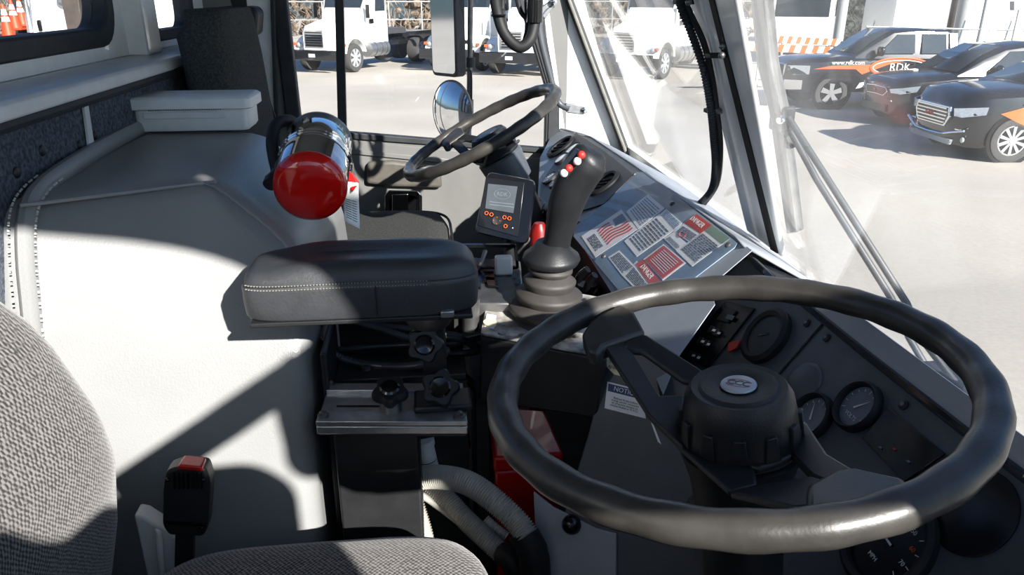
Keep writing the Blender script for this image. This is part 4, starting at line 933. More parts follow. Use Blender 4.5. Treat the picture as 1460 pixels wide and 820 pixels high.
# ================================================================ joystick console
con = thing('joystick_console', 'black control box carrying the joystick, with worn grey top plate', 'control box', (.17, 1.18, 1.3))
a = atY(685, 479, 1.10); b = atY(866, 513, 1.03); bk = V((.035, .20, .018)); dn = V((-.004, 0, -.118)); dn2 = V((-.012, 0, -.105))
MB().add([a, b, b + bk, a + bk, a + dn, b + dn2, b + dn2 + bk, a + dn + bk], [(0, 1, 2, 3), (4, 7, 6, 5), (0, 4, 5, 1), (1, 5, 6, 2), (2, 6, 7, 3), (3, 7, 4, 0)]).build('box', G['black'], con, bevel=.004)
tn = (b - a).cross(bk).normalized(); MB().prism([a + tn * .001, b + tn * .001, b + bk + tn * .001, a + bk + tn * .001], tn * .004).build('top_plate', mat('worn_plate', (96, 92, 86), .4, .3, var=.9, scale=30, c2=(196, 192, 184)), con, bevel=.001)
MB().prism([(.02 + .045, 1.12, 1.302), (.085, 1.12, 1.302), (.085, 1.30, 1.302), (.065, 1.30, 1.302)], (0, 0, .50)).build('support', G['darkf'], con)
onpl = lambda s_, t, o=.005: a.lerp(b, s_) + bk * t + tn * o
for s_, t, r in ((.06, .16, .011),): MB().cyl(onpl(s_, t), onpl(s_, t, .010), r).build('round_button', G['yell'], con)
for s_, t in ((.17, .06), (.33, .05)): MB().cyl(onpl(s_, t), onpl(s_, t, .008), .007).build('bolt', G['alu'], con)
for s_ in (.27, .36): o = text_mesh('lettering', 'ON' if s_ < .3 else 'OFF', .010, G['wink'], con, onpl(s_, .07, .0052), (b - a).normalized(), bk.normalized(), .0002)
MB().prism([onpl(.02, .10), onpl(.10, .10), onpl(.10, .32), onpl(.02, .32)], tn * .0012).build('worn_label', G['label'], con)
MB().prism([onpl(.05, .55), onpl(.17, .52), onpl(.19, .8), onpl(.06, .9)], tn * .0012).build('worn_label', G['label'], con)
js = thing('joystick', 'tall black joystick grip with three lit thumb buttons above a ribbed rubber boot', 'joystick', atY(777, 462, 1.17))
B0 = atY(779, 463, 1.165); ax = V((.02, .0, 1)).normalized()
prof = [(-.004, .070), (.006, .074), (.012, .073), (.020, .060), (.030, .066), (.034, .0665), (.037, .064), (.044, .050), (.054, .0565), (.058, .057), (.061, .054), (.068, .040), (.078, .044), (.082, .0445), (.085, .041), (.092, .031), (.098, .037), (.102, .037), (.106, .030), (.112, .026)]
MB().lathe(prof, B0, V((.05, .0, 1)), 48).build('boot', G['boot'], js, smooth=80)
f0 = atY(786, 368, 1.17)
MB().lathe([(-.012, .030), (-.008, .044), (.0, .048), (.006, .046), (.016, .034), (.028, .026)], f0, V((.0, -.05, 1)), 40).build('flange', G['black'], js, smooth=80)
gp = [(792, 358, .024), (795, 340, .0225), (800, 318, .025), (806, 295, .029), (814, 272, .031), (824, 252, .0325), (834, 236, .0335), (843, 225, .031), (849, 219, .022), (851, 216, .009)]
cpts = [atY(u, v, 1.17 - .0002 * (360 - v)) for u, v, r in gp]; 
sp = smoothpath(cpts, 3); rr = []
for i in range(len(gp) - 1):
    for j in range(3): rr.append((gp[i][2] + (gp[i + 1][2] - gp[i][2]) * j / 3) * .98)
rr.append(gp[-1][2])
MB().tube(sp, rr, 28).build('grip', G['black'], js, smooth=80)
for (u, v, m_, lb) in ((829, 221, G['reds'], 'red lit button'), (823, 230, G['wink'], 'white button'), (811, 240, G['reds'], 'red lit button'), (804, 247, G['wink'], 'white button')):
    c = atY(u, v, 1.098); o = MB().ell(c, (.0062, .006, .0062)).build('thumb_button', m_, js); o['label'] = lb
MB().prism([atY(u, v, 1.105) for u, v in ((798, 250), (826, 215), (836, 222), (808, 257))], (0, .03, 0)).build('button_panel', G['black'], js, bevel=.003)
# switch box behind the armrest end
sb = thing('switch_box', 'low grey switch box with toggle and rocker switches between armrest and joystick', 'switch box', (.12, 1.35, 1.3))
z = 1.955; t = [atZ(u, v, z) for u, v in ((676, 432), (748, 432), (742, 372), (668, 366))]
MB().prism(t, (0, 0, -.05)).build('box', G['steel'], sb, bevel=.003); MB().prism([t[3] + V((.02, 0, -.05)), t[2] + V((-.05, 0, -.05)), t[2] + V((-.05, -.02, -.05)), t[3] + V((.02, -.02, -.05))], (0, 0, -.60)).build('support', G['darkf'], sb)
def onz(u, v, h=0): return atZ(u, v, z + h)
for u, v in ((680, 392), (697, 394), (702, 407), (678, 408), (686, 400)):
    o = MB().prism([onz(u - 8, v - 4.5), onz(u + 7, v - 4), onz(u + 8, v + 5), onz(u - 7, v + 4)], (0, 0, .005)).build('rocker_switch', G['gloss'], sb, bevel=.001)
o = MB().lathe([(0, .014), (.004, .014), (.006, .008), (.010, .006)], onz(683, 383), (0, 0, 1), 16).build('toggle_switch', mat('rust_orange', (168, 96, 60), .6, var=.3), sb); MB().cyl(onz(683, 383, .008), atY(692, 358, onz(683, 383).y + .01), .003, .0045, 12).build('toggle_lever', G['alu'], o)
MB().box(onz(718, 378, .018), (.032, .02, .036)).build('white_block', G['plast'], sb, bevel=.004)
yb = atZ(700, 385, z).y - .02
fo = [atY(u, v, yb) for u, v in roundpoly([(655, 349), (737, 349), (740, 384), (655, 384)], 4, 3)]; fi = [atY(u, v, yb) for u, v in roundpoly([(655, 353), (733, 353), (736, 381), (655, 381)], 3, 3)]
MB().ring(fo, fi, (0, .008, 0)).build('guard_frame', G['gloss'], sb)
for u, v in ((734, 394), (738, 402)): MB().cyl(onz(u, v), onz(u, v, .003), .006).build('hole_plug', G['gloss'], sb)
# grey post between armrest and console
MB_ = MB().cyl(S(672, 425, 1.15), S(671, 470, 1.15), .014).build('side_post', G['steel']); tag(MB_, 'short round steel post between the armrest tip and the control box', 'post')
tag(MB().lathe([(0, .022), (atY(769, 318, 1.72).z - 1.32, .022), (atY(769, 318, 1.72).z - 1.302, .012)], (atY(769, 318, 1.72).x, 1.72, 1.302), (0, 0, 1), 20).build('red_canister', mat('shade_dark_red', (120, 12, 10), .4)), 'slim red canister half hidden between the display and the joystick', 'canister')  # red darkened to stand in for the shade around the canister
lv = thing('hand_valve', 'dark levers and valve fittings below the dash lip right of the joystick boot', 'valve', atY(840, 420, 1.5))
for u, v, u2, v2 in ((824, 400, 838, 384), (836, 415, 848, 392), (850, 428, 856, 414)): MB().tube(smoothpath([atY(u, v, 1.45), atY((u + u2) / 2 - 3, (v + v2) / 2, 1.44), atY(u2, v2, 1.43)], 5), .008, 10).build('lever', G['gloss'], lv)
MB().cyl(atY(838, 405, 1.50), atY(838, 440, 1.50), .022).build('valve_body', G['black'], lv)
# ================================================================ display
DPp = atY(720, 300, 1.46); DPn = V((-.22, -.93, .33)).normalized()
def dp(u, v, o=0): return onp(u, v, DPp + DPn * o, DPn)
ds = thing('display_monitor', 'black monitor with grey screen and orange-ringed buttons in front of the far column', 'monitor', dp(715, 345))
out_ = [dp(u, v) for u, v in roundpoly([(695, 244), (764, 257), (752, 349), (676, 331)], 9, 5)]; cen = sum(out_, V()) / len(out_)
MB().grid([[cen + (p - cen) * .86 - DPn * .055 for p in out_], [cen + (p - cen) * .98 - DPn * .03 for p in out_], [p - DPn * .006 for p in out_], [cen + (p - cen) * .97 for p in out_]], close=True).build('case', G['gloss'], ds, smooth=40)
fo = [dp(u, v, .001) for u, v in ((693, 252), (748, 260), (739, 338), (681, 322))]; MB().prism(fo, DPn * .002).build('front_panel', G['gfaceb'], ds, bevel=.001)
sc_ = MB().prism([dp(u, v, .0035) for u, v in ((696, 262), (738, 266), (732, 304), (692, 297))], DPn * .001).build('screen', G['screen'], ds)
DX = (dp(738, 266) - dp(696, 262)).normalized(); DY = DPn.cross(DX)
MB().tube([dp(716, 277, .0046) + DX * .016 * math.cos(a) + DY * .010 * math.sin(a) for a in [i * PI / 12 for i in range(24)]], .0006, 5, closed=True).build('screen_logo_ring', G['ink'], sc_)
text_mesh('lettering', 'RDK', .011, G['ink'], sc_, dp(716, 277, .0047), DX, DY, .0001)
for vv in (287, 291): MB().prism([dp(698, vv, .0046), dp(733, vv + 4, .0046), dp(733, vv + 5, .0046), dp(698, vv + 1, .0046)], DPn * .0002).build('screen_line', G['ink'], sc_)
for u, v in ((694, 304), (701, 306), (719.5, 310), (726.5, 311.5), (721, 322.5)):
    c = dp(u, v, .003); o = MB().lathe([(0, .0048), (.002, .0048), (.003, .004)], c, DPn, 16).build('push_button', G['gloss'], ds)
    MB().tube([c + DPn * .0032 + DX * .0034 * math.cos(a) + DY * .0034 * math.sin(a) for a in [i * PI / 8 for i in range(16)]], .0007, 5, closed=True).build('button_ring', G['orange'], o)
c = dp(708.5, 314.5, .003); o = MB().lathe([(0, .010), (.002, .010), (.003, .009), (.002, .003)], c, DPn, 24).build('navigation_pad', G['black'], ds)
for i in range(4): MB().box(c + DPn * .0032 + (DX * math.cos(i * PI / 2) + DY * math.sin(i * PI / 2)) * .0065, (.0018, .0018, .0010)).build('arrow_mark', G['orange'], o)
MB().box(dp(731, 325, .0032), (.0016, .0012, .0016)).build('status_lamp', G['wink'], ds)
MB().cyl(cen - DPn * .05, cen - DPn * .05 + V((.02, .04, -.72)), .012).build('support_stalk', G['black'], ds)
# ================================================================ hoses, grab handle, conduit on the centre post
hh = thing('hanging_hose', 'thick black rubber hose loop hanging at the top by the far pillar', 'hose', atY(735, 70, 1.9))
MB().tube(smoothpath([atY(706, -120, 1.9), atY(705, -20, 1.9), atY(711, 25, 1.9), atY(722, 52, 1.89), atY(740, 67, 1.88), atY(755, 58, 1.88), atY(762, 35, 1.89), atY(765, 0, 1.9), atY(764, -120, 1.9)], 8), .0135, 14).build('hose_loop', G['rubber'], hh, smooth=60)
MB().tube(smoothpath([atY(745, -120, 1.92), atY(752, 0, 1.92), atY(753, 40, 1.91), atY(748, 62, 1.90)], 6), .0085, 10).build('inner_hose', G['rubber'], hh)
MB().tube(smoothpath([atY(732, -120, 1.92), atY(738, 0, 1.92), atY(752, 28, 1.91)], 6), .006, 8).build('thin_hose', G['rubber'], hh)
MB().tube(smoothpath([atY(716, -120, 1.92), atY(716, 0, 1.92), atY(717, 18, 1.91), atY(721, 40, 1.90)], 6), .006, 8).build('thin_hose', G['rubber'], hh)
MB().lathe([(0, .019), (.05, .019)], atY(762, 32, 1.89), V((.02, 0, 1)), 16).build('tape_wrap', G['gloss'], hh)
MB().tube([atY(711, 22, 1.9) + V((.016 * math.cos(a), .016 * math.sin(a), 0)) for a in [i * PI / 6 for i in range(12)]], .003, 6, closed=True).build('cable_tie', G['gloss'], hh)
gh = thing('grab_handle', 'black tubular grab handle with bright bolted ends on the white front pillar', 'grab handle', atY(790, 110, 2.55))
MB().tube(smoothpath([atY(788, 6, 2.50), atY(775, 18, 2.50), atY(769, 35, 2.5), atY(772, 60, 2.5), atY(780, 92, 2.5), atY(790, 128, 2.5), atY(798, 148, 2.5), atY(812, 155, 2.49)], 8), .0105, 14).build('tube', G['dash'], gh, smooth=60)
MB().prism([atY(u, v, 2.485) for u, v in ((806, 147), (834, 150), (838, 158), (832, 164), (808, 161))], (0, .012, 0)).build('mounting_tab', G['alu'], gh, bevel=.003); MB().prism([atY(u, v, 2.49) for u, v in ((766, 14), (790, -3), (794, 3), (777, 28))], (0, .012, 0)).build('mounting_tab', G['alu'], gh, bevel=.003)
MB().lathe([(0, .011), (.008, .011), (.010, .007)], atY(833, 157, 2.485), (0, -1, 0), 16).build('bolt', G['chrome'], gh); MB().lathe([(0, .011), (.008, .011), (.010, .007)], atY(789, 2, 2.485), (0, -1, 0), 16).build('bolt', G['chrome'], gh)
cd = thing('post_conduit', 'black corrugated cable conduit running down the windshield centre post', 'conduit', ws(1000, 290, .03))
corr([ws(955, -80, .04), ws(968, 0, .04), ws(985, 45, .04), ws(1003, 98, .04), ws(1013, 150, .04), ws(1018, 200, .04), ws(1020, 240, .04), ws(1014, 272, .035), ws(995, 293, .03)], .0072, .006, amp=.14).build('corrugated_tube', G['dconduit'], cd, smooth=60)
MB().tube(smoothpath([ws(965, -80, .03), ws(977, 0, .03), ws(1003, 60, .03), ws(1015, 110, .03), ws(1022, 160, .03), ws(1027, 210, .03), ws(1022, 262, .03), ws(1003, 292, .02)], 6), .006, 8).build('thin_cable', G['rubber'], cd)
for u, v in ((971, 3), (1014, 158), (1018, 79)):
    MB().box(ws(u + 4, v, .03), (.034, .026, .008)).build('cable_tie', G['rubber'], cd, bevel=.002)
    MB().ell(ws(u + 11, v, .04), (.006, .006, .006)).build('tie_screw', G['steel'], cd)
# visor and mirror rod at the near side of the windshield, above the picture
# ================================================================ the yard outside (ground falls gently away from the cab)
GNn = V((0, .0139, 1)).normalized()
def atG(u, v, h=0): return onp(u, v, V((0, 0, h)), GNn)
gz = lambda x, y: -.0139 * y
g = MB(); g.add([(-80, -60, gz(0, -60)), (160, -60, gz(0, -60)), (160, 160, gz(0, 160)), (-80, 160, gz(0, 160))], [(0, 1, 2, 3)])
struct(g.build('ground', GROUND, base=(0, 0, 0)))
def local(pos, ang):
    """local frame: x runs back along the vehicle from its nose, y to its left seen from behind-forward mirrored, z up"""
    return M.Translation(V((pos[0], pos[1], gz(*pos[:2])))) @ M.Rotation(ang, 4, 'Z')
def lw(T, rows, name, m, parent, bevel=0, smooth=30, close=True):
    b = MB(); b.T = T; b.grid([[V(p) for p in r] for r in rows], close=close); return b.build(name, m, parent, bevel=bevel, smooth=smooth)
def lp(T, poly, off, name, m, parent, bevel=0):
    b = MB(); b.T = T; b.prism(poly, off); return b.build(name, m, parent, bevel=bevel)
def lbx(T, a, c, name, m, parent, bevel=0, taper=1):
    b = MB(); b.T = T; b.span(a, c); return b.build(name, m, parent, bevel=bevel)
def wheel_car(T, x, y, r, wd, parent, m, nsp=5, twin=False):
    sd = 1 if y > 0 else -1; c = V((x, y, r)); b = MB(); b.T = T
    b.lathe([(-wd, r * .9), (-wd * .95, r * .97), (-wd * .7, r), (-wd * .2, r), (0, r * .95), (.01, r * .80), (.0, r * .68), (-.03, r * .64)], c, (0, sd, 0), 36)
    t = b.build('tyre', G['tyre'], parent, smooth=35)
    b = MB(); b.T = T; b.lathe([(-.045, r * .64), (-.005, r * .66), (-.006, r * .60), (-.05, r * .56)], c, (0, sd, 0), 36); rm = b.build('wheel_rim', G['rim'], t, smooth=40)
    b = MB(); b.T = T; b.cyl(c + V((0, -sd * .055, 0)), c + V((0, -sd * .05, 0)), r * .6, n=30); b.build('brake_disc', G['gloss'], rm)
    for i in range(nsp):
        a = 2 * PI * i / nsp + .3; d = V((math.cos(a), 0, math.sin(a))); pdir = V((-math.sin(a), 0, math.cos(a))); b = MB(); b.T = T
        w0 = r * (.62 / nsp if nsp > 6 else .13)
        b.prism([c + d * r * .08 + pdir * w0 * .8, c + d * r * .62 + pdir * w0 * 1.2, c + d * r * .62 - pdir * w0 * 1.2, c + d * r * .08 - pdir * w0 * .8], (0, -sd * .03, 0)); b.build('wheel_spoke', m, rm)
    b = MB(); b.T = T; b.cyl(c + V((0, -sd * .02, 0)), c + V((0, sd * .004, 0)), r * .14, n=16); b.build('hub_cap', m, rm)
    return t
def sect(x, zl, zt, w, crown=.03, tuck=.10):
    h = zt - zl
    half = [(0, zl), (w * .88, zl), (w * .97, zl + h * .12), (w, zl + h * .35), (w * .995, zl + h * .70), (w * .955, zt - h * .10), (w * .86, zt - .015), (w * .5, zt + crown * .7), (0, zt + crown)]
    return [(x, y, z) for y, z in half] + [(x, -y, z) for y, z in half[-2:0:-1]]
def carbody(T, root, st, gh, paint, roofm=None):
    lw(T, [sect(*s_) for s_ in st], 'body', paint, root, smooth=35)
    rows = []
    for x, zb, zt, wb, wt in gh:
        wt = wt * 1.08
        half = [(0, zb), (wb, zb), (wb * .35 + wt * .65, zb + (zt - zb) * .65), (wt, zt - .06 * (zt > zb + .1)), (wt * .86, zt - .008), (0, zt + .01)]
        rows.append([(x, y, z) for y, z in half] + [(x, -y, z) for y, z in half[-2:0:-1]])
    lw(T, rows, 'cabin', roofm or paint, root, smooth=35)
def both(f):
    for s_ in (1, -1): f(s_)
def suv(pos, ang, label, kind):
    T = local(pos, ang); root = thing('suv', label, 'car', T @ V((2.3, 0, 0)), 'dark cars parked nose to nose' if False else None)
    zh = 1.15 if kind == 'big' else 1.06
    st = [(0, .32, .86, .42, .01), (.06, .26, .93, .66, .01), (.20, .23, zh - .09, .84, .01), (.45, .22, zh - .03, .93, .02), (.9, .22, zh, .955, .03), (1.35, .24, zh + .05, .96, .03), (2.4, .24, zh + .02, .965, .0), (3.8, .26, zh + .04, .96, 0), (4.5, .32, zh + .05, .92, 0), (4.8, .42, zh, .82, 0)]
    gh = [(1.20, zh, zh + .02, .86, .80), (1.75, zh, 1.44, .90, .72), (2.2, zh, 1.62, .91, .68), (2.8, zh, 1.70, .91, .67), (3.8, zh, 1.68, .90, .66), (4.45, zh, 1.55, .86, .60), (4.75, zh, zh + .06, .80, .60)]
    carbody(T, root, st, gh, G['paintb'])
    lw(T, [[(1.26, -.72, zh + .085), (1.26, .72, zh + .085)], [(1.75, -.64, 1.475), (1.75, .64, 1.475)], [(2.14, -.60, 1.635), (2.14, .60, 1.635)]], 'windshield', G['cglass'], root, close=False).modifiers.new('t', 'SOLIDIFY').thickness = .01
    def side(s_):
        yb, yt = s_ * .915, s_ * .755
        lp(T, [(1.78, yb, zh + .10), (2.75, yb, zh + .10), (2.75, yt, 1.56), (2.28, yt, 1.54)], (0, s_ * .02, 0), 'side_window', G['cglass'], root)
        lp(T, [(2.85, yb, zh + .10), (3.7, yb, zh + .11), (3.66, yt, 1.57), (2.85, yt, 1.56)], (0, s_ * .02, 0), 'side_window', G['cglass'], root)
        lp(T, [(3.8, yb * .99, zh + .13), (4.4, yb * .95, zh + .18), (4.2, yt * .97, 1.53), (3.76, yt, 1.56)], (0, s_ * .02, 0), 'side_window', G['cglass'], root)
        b = MB(); b.T = T; b.ell((1.95, s_ * 1.03, zh + .16), (.06, .11, .08)); b.build('door_mirror', G['paintb'], root)
        for x in (.84, 3.75):
            wheel_car(T, x, s_ * .955, .37, .22, root, G['rim'], 10 if kind == 'big' else 5)
            b = MB(); b.T = T; b.lathe([(0, .43), (.012, .43), (.018, .40), (.010, .385)], (x, s_ * .935, .38), (0, s_, 0), 30); b.build('wheel_arch', G['gloss'], root, smooth=40)
        lp(T, [(1.45, s_ * .962, .28), (3.35, s_ * .962, .28), (3.35, s_ * .97, .36), (1.45, s_ * .97, .36)], (0, s_ * .012, 0), 'sill_trim', G['silver'], root)
        for x in (2.65, 3.6): lbx(T, (x - .10, s_ * .968, zh - .14), (x + .08, s_ * .985, zh - .11), 'door_handle', G['chrome'], root)
        lp(T, [(2.80, s_ * .968, .40), (2.815, s_ * .968, .40), (2.815, s_ * .972, zh), (2.80, s_ * .972, zh)], (0, s_ * .003, 0), 'door_gap', G['gloss'], root)
    both(side)
    # vinyl graphics: sweeping orange and white band along both flanks
    def gfx(s_):
        lp(T, [(.55, s_ * .945, .80), (1.0, s_ * .965, .93), (3.2, s_ * .972, .98), (3.2, s_ * .972, .90), (1.15, s_ * .967, .84), (.95, s_ * .963, .62)], (0, s_ * .006, 0), 'graphic_band', G['vorange'], root)
        lp(T, [(.9, s_ * .955, .955), (3.2, s_ * .962, 1.03), (3.2, s_ * .965, 1.0), (.9, s_ * .965, .935)], (0, s_ * .010, 0), 'graphic_band', G['wink'], root)
    both(gfx)
    if kind == 'big':
        gr = lp(T, [(-.035, .50, .86), (-.035, -.50, .86), (-.035, -.54, .70), (-.03, -.42, .52), (-.03, .42, .52), (-.035, .54, .70)], (.05, 0, 0), 'grille_frame', G['chrome'], root, bevel=.01)
        lp(T, [(-.042, .45, .83), (-.042, -.45, .83), (-.042, -.48, .70), (-.042, -.38, .55), (-.042, .38, .55), (-.042, .48, .70)], (.03, 0, 0), 'grille_mesh', G['gloss'], gr)
        for i in range(5): z = .58 + i * .057; hw = .40 + .07 * min(1, (i + 1) / 3) - (.03 if i == 4 else 0); lbx(T, (-.06, -hw, z), (-.04, hw, z + .022), 'grille_bar', G['chrome'], gr)
        tt = text_mesh('lettering', 'GMC', .13, G['reds'], gr, T @ V((-.07, 0, .70)), T.to_3x3() @ V((0, -1, 0)), (0, 0, 1), .004)
        b = MB(); b.T = T; b.tube([(.05, .88, .52), (-.01, .62, .46), (-.04, .40, .40), (-.045, 0, .39), (-.04, -.40, .40), (-.01, -.62, .46), (.05, -.88, .52)], .02, 8); b.build('bumper_trim', G['chrome'], root)
        lp(T, [(-.02, .66, .34), (-.02, -.66, .34), (.0, -.60, .25), (.0, .60, .25)], (.05, 0, 0), 'skid_plate', G['silver'], root)
        for s_ in (1, -1):
            lp(T, [(.0, s_ * .56, .84), (.03, s_ * .70, .86), (.36, s_ * .90, .90), (.34, s_ * .90, .78), (.04, s_ * .76, .72), (.0, s_ * .60, .72)], (-.01, s_ * .03, 0), 'headlight', G['lamp'], root)
            b = MB(); b.T = T; b.ell((.10, s_ * .80, .36), (.03, .045, .045)); b.build('fog_lamp', G['lamp'], root)
            lbx(T, (.05, s_ * .62 - .12, .50), (.09, s_ * .62 + .16, .52), 'trim_bar', G['chrome'], root)
    else:
        gr = lp(T, [(-.03, .40, .80), (-.04, 0, .82), (-.03, -.40, .80), (-.01, -.46, .72), (-.03, -.34, .62), (-.035, 0, .635), (-.03, .34, .62), (-.01, .46, .72)], (.05, 0, 0), 'grille_frame', G['chrome'], root, bevel=.006)
        lp(T, [(-.04, .37, .785), (-.05, 0, .80), (-.04, -.37, .785), (-.02, -.42, .72), (-.04, -.32, .64), (-.045, 0, .655), (-.04, .32, .64), (-.02, .42, .72)], (.04, 0, 0), 'grille_mesh', G['gloss'], gr)
        text_mesh('lettering', 'KIA', .07, G['silver'], gr, T @ V((-.058, 0, .725)), T.to_3x3() @ V((0, -1, 0)), (0, 0, 1), .003)
        for s_ in (1, -1): lp(T, [(.0, s_ * .50, .78), (.10, s_ * .76, .82), (.42, s_ * .92, .88), (.36, s_ * .91, .76), (.10, s_ * .78, .70), (.02, s_ * .54, .70)], (-.01, s_ * .03, 0), 'headlight', G['lamp'], root)
        lbx(T, (-.02, -.5, .30), (.05, .5, .44), 'lower_grille', G['gloss'], root)
        lp(T, [(.0, .62, .56), (.0, -.62, .56), (.02, -.62, .53), (.02, .62, .53)], (.03, 0, 0), 'bumper_crease', G['silver'], root)
    return root
w_ = atG(1440, 200, .37); suv((w_.x - .70, w_.y + 1.03), math.radians(-5), 'black suv with chrome barred grille nearest at the right edge of the yard', 'big')
w_ = atG(1250, 127, .72); suv((w_.x, w_.y), math.radians(-3), 'black suv with small grille parked between the pickup truck and the nearest suv', 'small')
def pickup(pos, ang, label, paint, graphics=True):
    T = local(pos, ang); root = thing('pickup_truck', label, 'pickup truck', T @ V((2.9, 0, 0)))
    st = [(0, .52, 1.06, .70, .01), (.10, .45, 1.14, .86, .02), (.35, .42, 1.19, .95, .03), (1.0, .42, 1.23, .99, .03), (1.75, .42, 1.26, 1.0, .02), (3.9, .42, 1.26, 1.0, 0), (4.0, .42, 1.30, 1.0, 0), (5.8, .50, 1.30, .99, 0)]
    gh = [(1.55, 1.22, 1.26, .88, .82), (2.0, 1.22, 1.60, .92, .76), (2.45, 1.22, 1.86, .93, .72), (3.0, 1.22, 1.90, .93, .72), (3.75, 1.22, 1.88, .93, .72), (3.95, 1.22, 1.80, .92, .72), (4.02, 1.22, 1.26, .9, .8)]
    carbody(T, root, st, gh, paint)
    lw(T, [[(1.62, -.74, 1.335), (1.62, .74, 1.335)], [(2.0, -.67, 1.635), (2.0, .67, 1.635)], [(2.40, -.63, 1.865), (2.40, .63, 1.865)]], 'windshield', G['cglass'], root, close=False).modifiers.new('t', 'SOLIDIFY').thickness = .01
    def side(s_):
        lp(T, [(2.10, s_ * .93, 1.34), (2.95, s_ * .93, 1.34), (2.95, s_ * .80, 1.78), (2.52, s_ * .80, 1.77)], (0, s_ * .02, 0), 'side_window', G['cglass'], root)
        lp(T, [(3.12, s_ * .93, 1.34), (3.72, s_ * .93, 1.34), (3.70, s_ * .80, 1.78), (3.12, s_ * .80, 1.79)], (0, s_ * .02, 0), 'side_window', G['cglass'], root)
        lp(T, [(3.82, s_ * .93, 1.30), (3.99, s_ * .93, 1.30), (3.95, s_ * .80, 1.80), (3.78, s_ * .80, 1.80)], (0, s_ * .03, 0), 'cab_corner', G['silver'], root)
        b = MB(); b.T = T; b.ell((2.05, s_ * 1.10, 1.40), (.06, .13, .11), p=.6); b.tube([(2.1, s_ * .93, 1.32), (2.05, s_ * 1.0, 1.34), (2.05, s_ * 1.08, 1.38)], .03, 8); b.build('door_mirror', G['gloss'], root)
        for x in (1.05, 4.75):
            wheel_car(T, x, s_ * .98, .41, .26, root, G['rim'], 5)
            b = MB(); b.T = T; b.lathe([(0, .49), (.015, .49), (.022, .46), (.010, .43)], (x, s_ * .965, .44), (0, s_, 0), 30); b.build('wheel_arch', G['gloss'], root, smooth=40)
        for x in (2.9, 3.7): lbx(T, (x - .12, s_ * 1.0, 1.10), (x + .08, s_ * 1.02, 1.14), 'door_handle', G['chrome'], root)
        lp(T, [(3.03, s_ * 1.0, .50), (3.05, s_ * 1.0, .50), (3.05, s_ * 1.004, 1.24), (3.03, s_ * 1.004, 1.24)], (0, s_ * .003, 0), 'door_gap', G['gloss'], root)
        lp(T, [(.02, s_ * .62, 1.04), (.10, s_ * .84, 1.06), (.45, s_ * .96, 1.06), (.45, s_ * .96, .86), (.10, s_ * .86, .84), (.02, s_ * .62, .84)], (-.01, s_ * .03, 0), 'headlight', G['lamp'], root)
    both(side)
    gr = lp(T, [(-.03, .56, 1.08), (-.03, -.56, 1.08), (-.03, -.48, .74), (-.03, .48, .74)], (.08, 0, 0), 'grille_frame', G['chrome'], root, bevel=.03)
    for y in (-.27, .27):
        for z in (.82, .99): lp(T, [(-.036, y - .20, z - .065), (-.036, y + .20, z - .065), (-.036, y + .22, z + .065), (-.036, y - .22, z + .065)], (.03, 0, 0), 'grille_opening', G['gloss'], gr, bevel=.01)
    lp(T, [(-.10, .78, .72), (-.10, -.78, .72), (-.08, -.78, .48), (-.08, .78, .48)], (.12, 0, 0), 'bumper', G['chrome'], root, bevel=.02)
    for s_ in (1, -1): lp(T, [(-.08, s_ * .78, .72), (.30, s_ * .98, .72), (.30, s_ * .98, .50), (-.06, s_ * .78, .48)], (.03, -s_ * .04, 0), 'bumper_end', G['chrome'], root)
    lbx(T, (.0, -.7, .40), (.08, .7, .50), 'air_dam', G['gloss'], root)
    if graphics:
        s_ = 1 if False else -1
        for s_ in (1, -1):
            Y_ = lambda x, z: (x, s_ * 1.004, z)
            lp(T, [Y_(.52, .98), Y_(.95, 1.06), Y_(2.0, 1.09), Y_(2.6, 1.22), Y_(3.1, 1.26), Y_(2.3, 1.08), Y_(1.72, .86), Y_(1.55, .98), Y_(1.0, .99)], (0, s_ * .006, 0), 'graphic_band', G['vorange'], root)
            cx, cz = 2.62, 1.02
            ov = [Y_(cx + .72 * math.cos(a), cz + .22 * math.sin(a)) for a in [2 * PI * i / 40 for i in range(40)]]
            b = MB(); b.T = T; b.tube([V(p) + V((0, s_ * .006, 0)) for p in ov], .028, 6, closed=True, sx=1); b.build('oval_ring', G['vorange'], root)
            b = MB(); b.T = T; b.tube([V(Y_(cx + .66 * math.cos(a), cz + .17 * math.sin(a))) + V((0, s_ * .006, 0)) for a in [2 * PI * i / 40 for i in range(40)]], .012, 6, closed=True); b.build('oval_ring', G['wink'], root)
            rx = T.to_3x3() @ V((-s_, 0, 0)) * 1
            rx = T.to_3x3() @ V((1, 0, 0)) if s_ < 0 else T.to_3x3() @ V((-1, 0, 0))
            text_mesh('lettering', 'RDK', .26, G['wink'], root, T @ V((cx, s_ * 1.006, cz)), rx, (0, 0, 1), .008)
            text_mesh('lettering', 'www.rdk.com', .14, G['wink'], root, T @ V((1.35, s_ * 1.006, 1.13)), rx, (0, 0, 1), .006)
            lp(T, [Y_(1.62, .52), Y_(1.9, .58), Y_(1.96, .70), Y_(1.70, .66)], (0, s_ * .006, 0), 'small_decal', G['wink'], root)
    return root
w_ = atG(1185, 132, .41); pickup((w_.x - .94, w_.y + 1.08), math.radians(-6), 'black pickup truck with orange and white oval lettering, farthest of the dark vehicles', G['paintb'])
pickup((22.5, 62.0), math.radians(35), 'small silver pickup far behind the black pickup truck beside the pale pole', G['silver'], False)
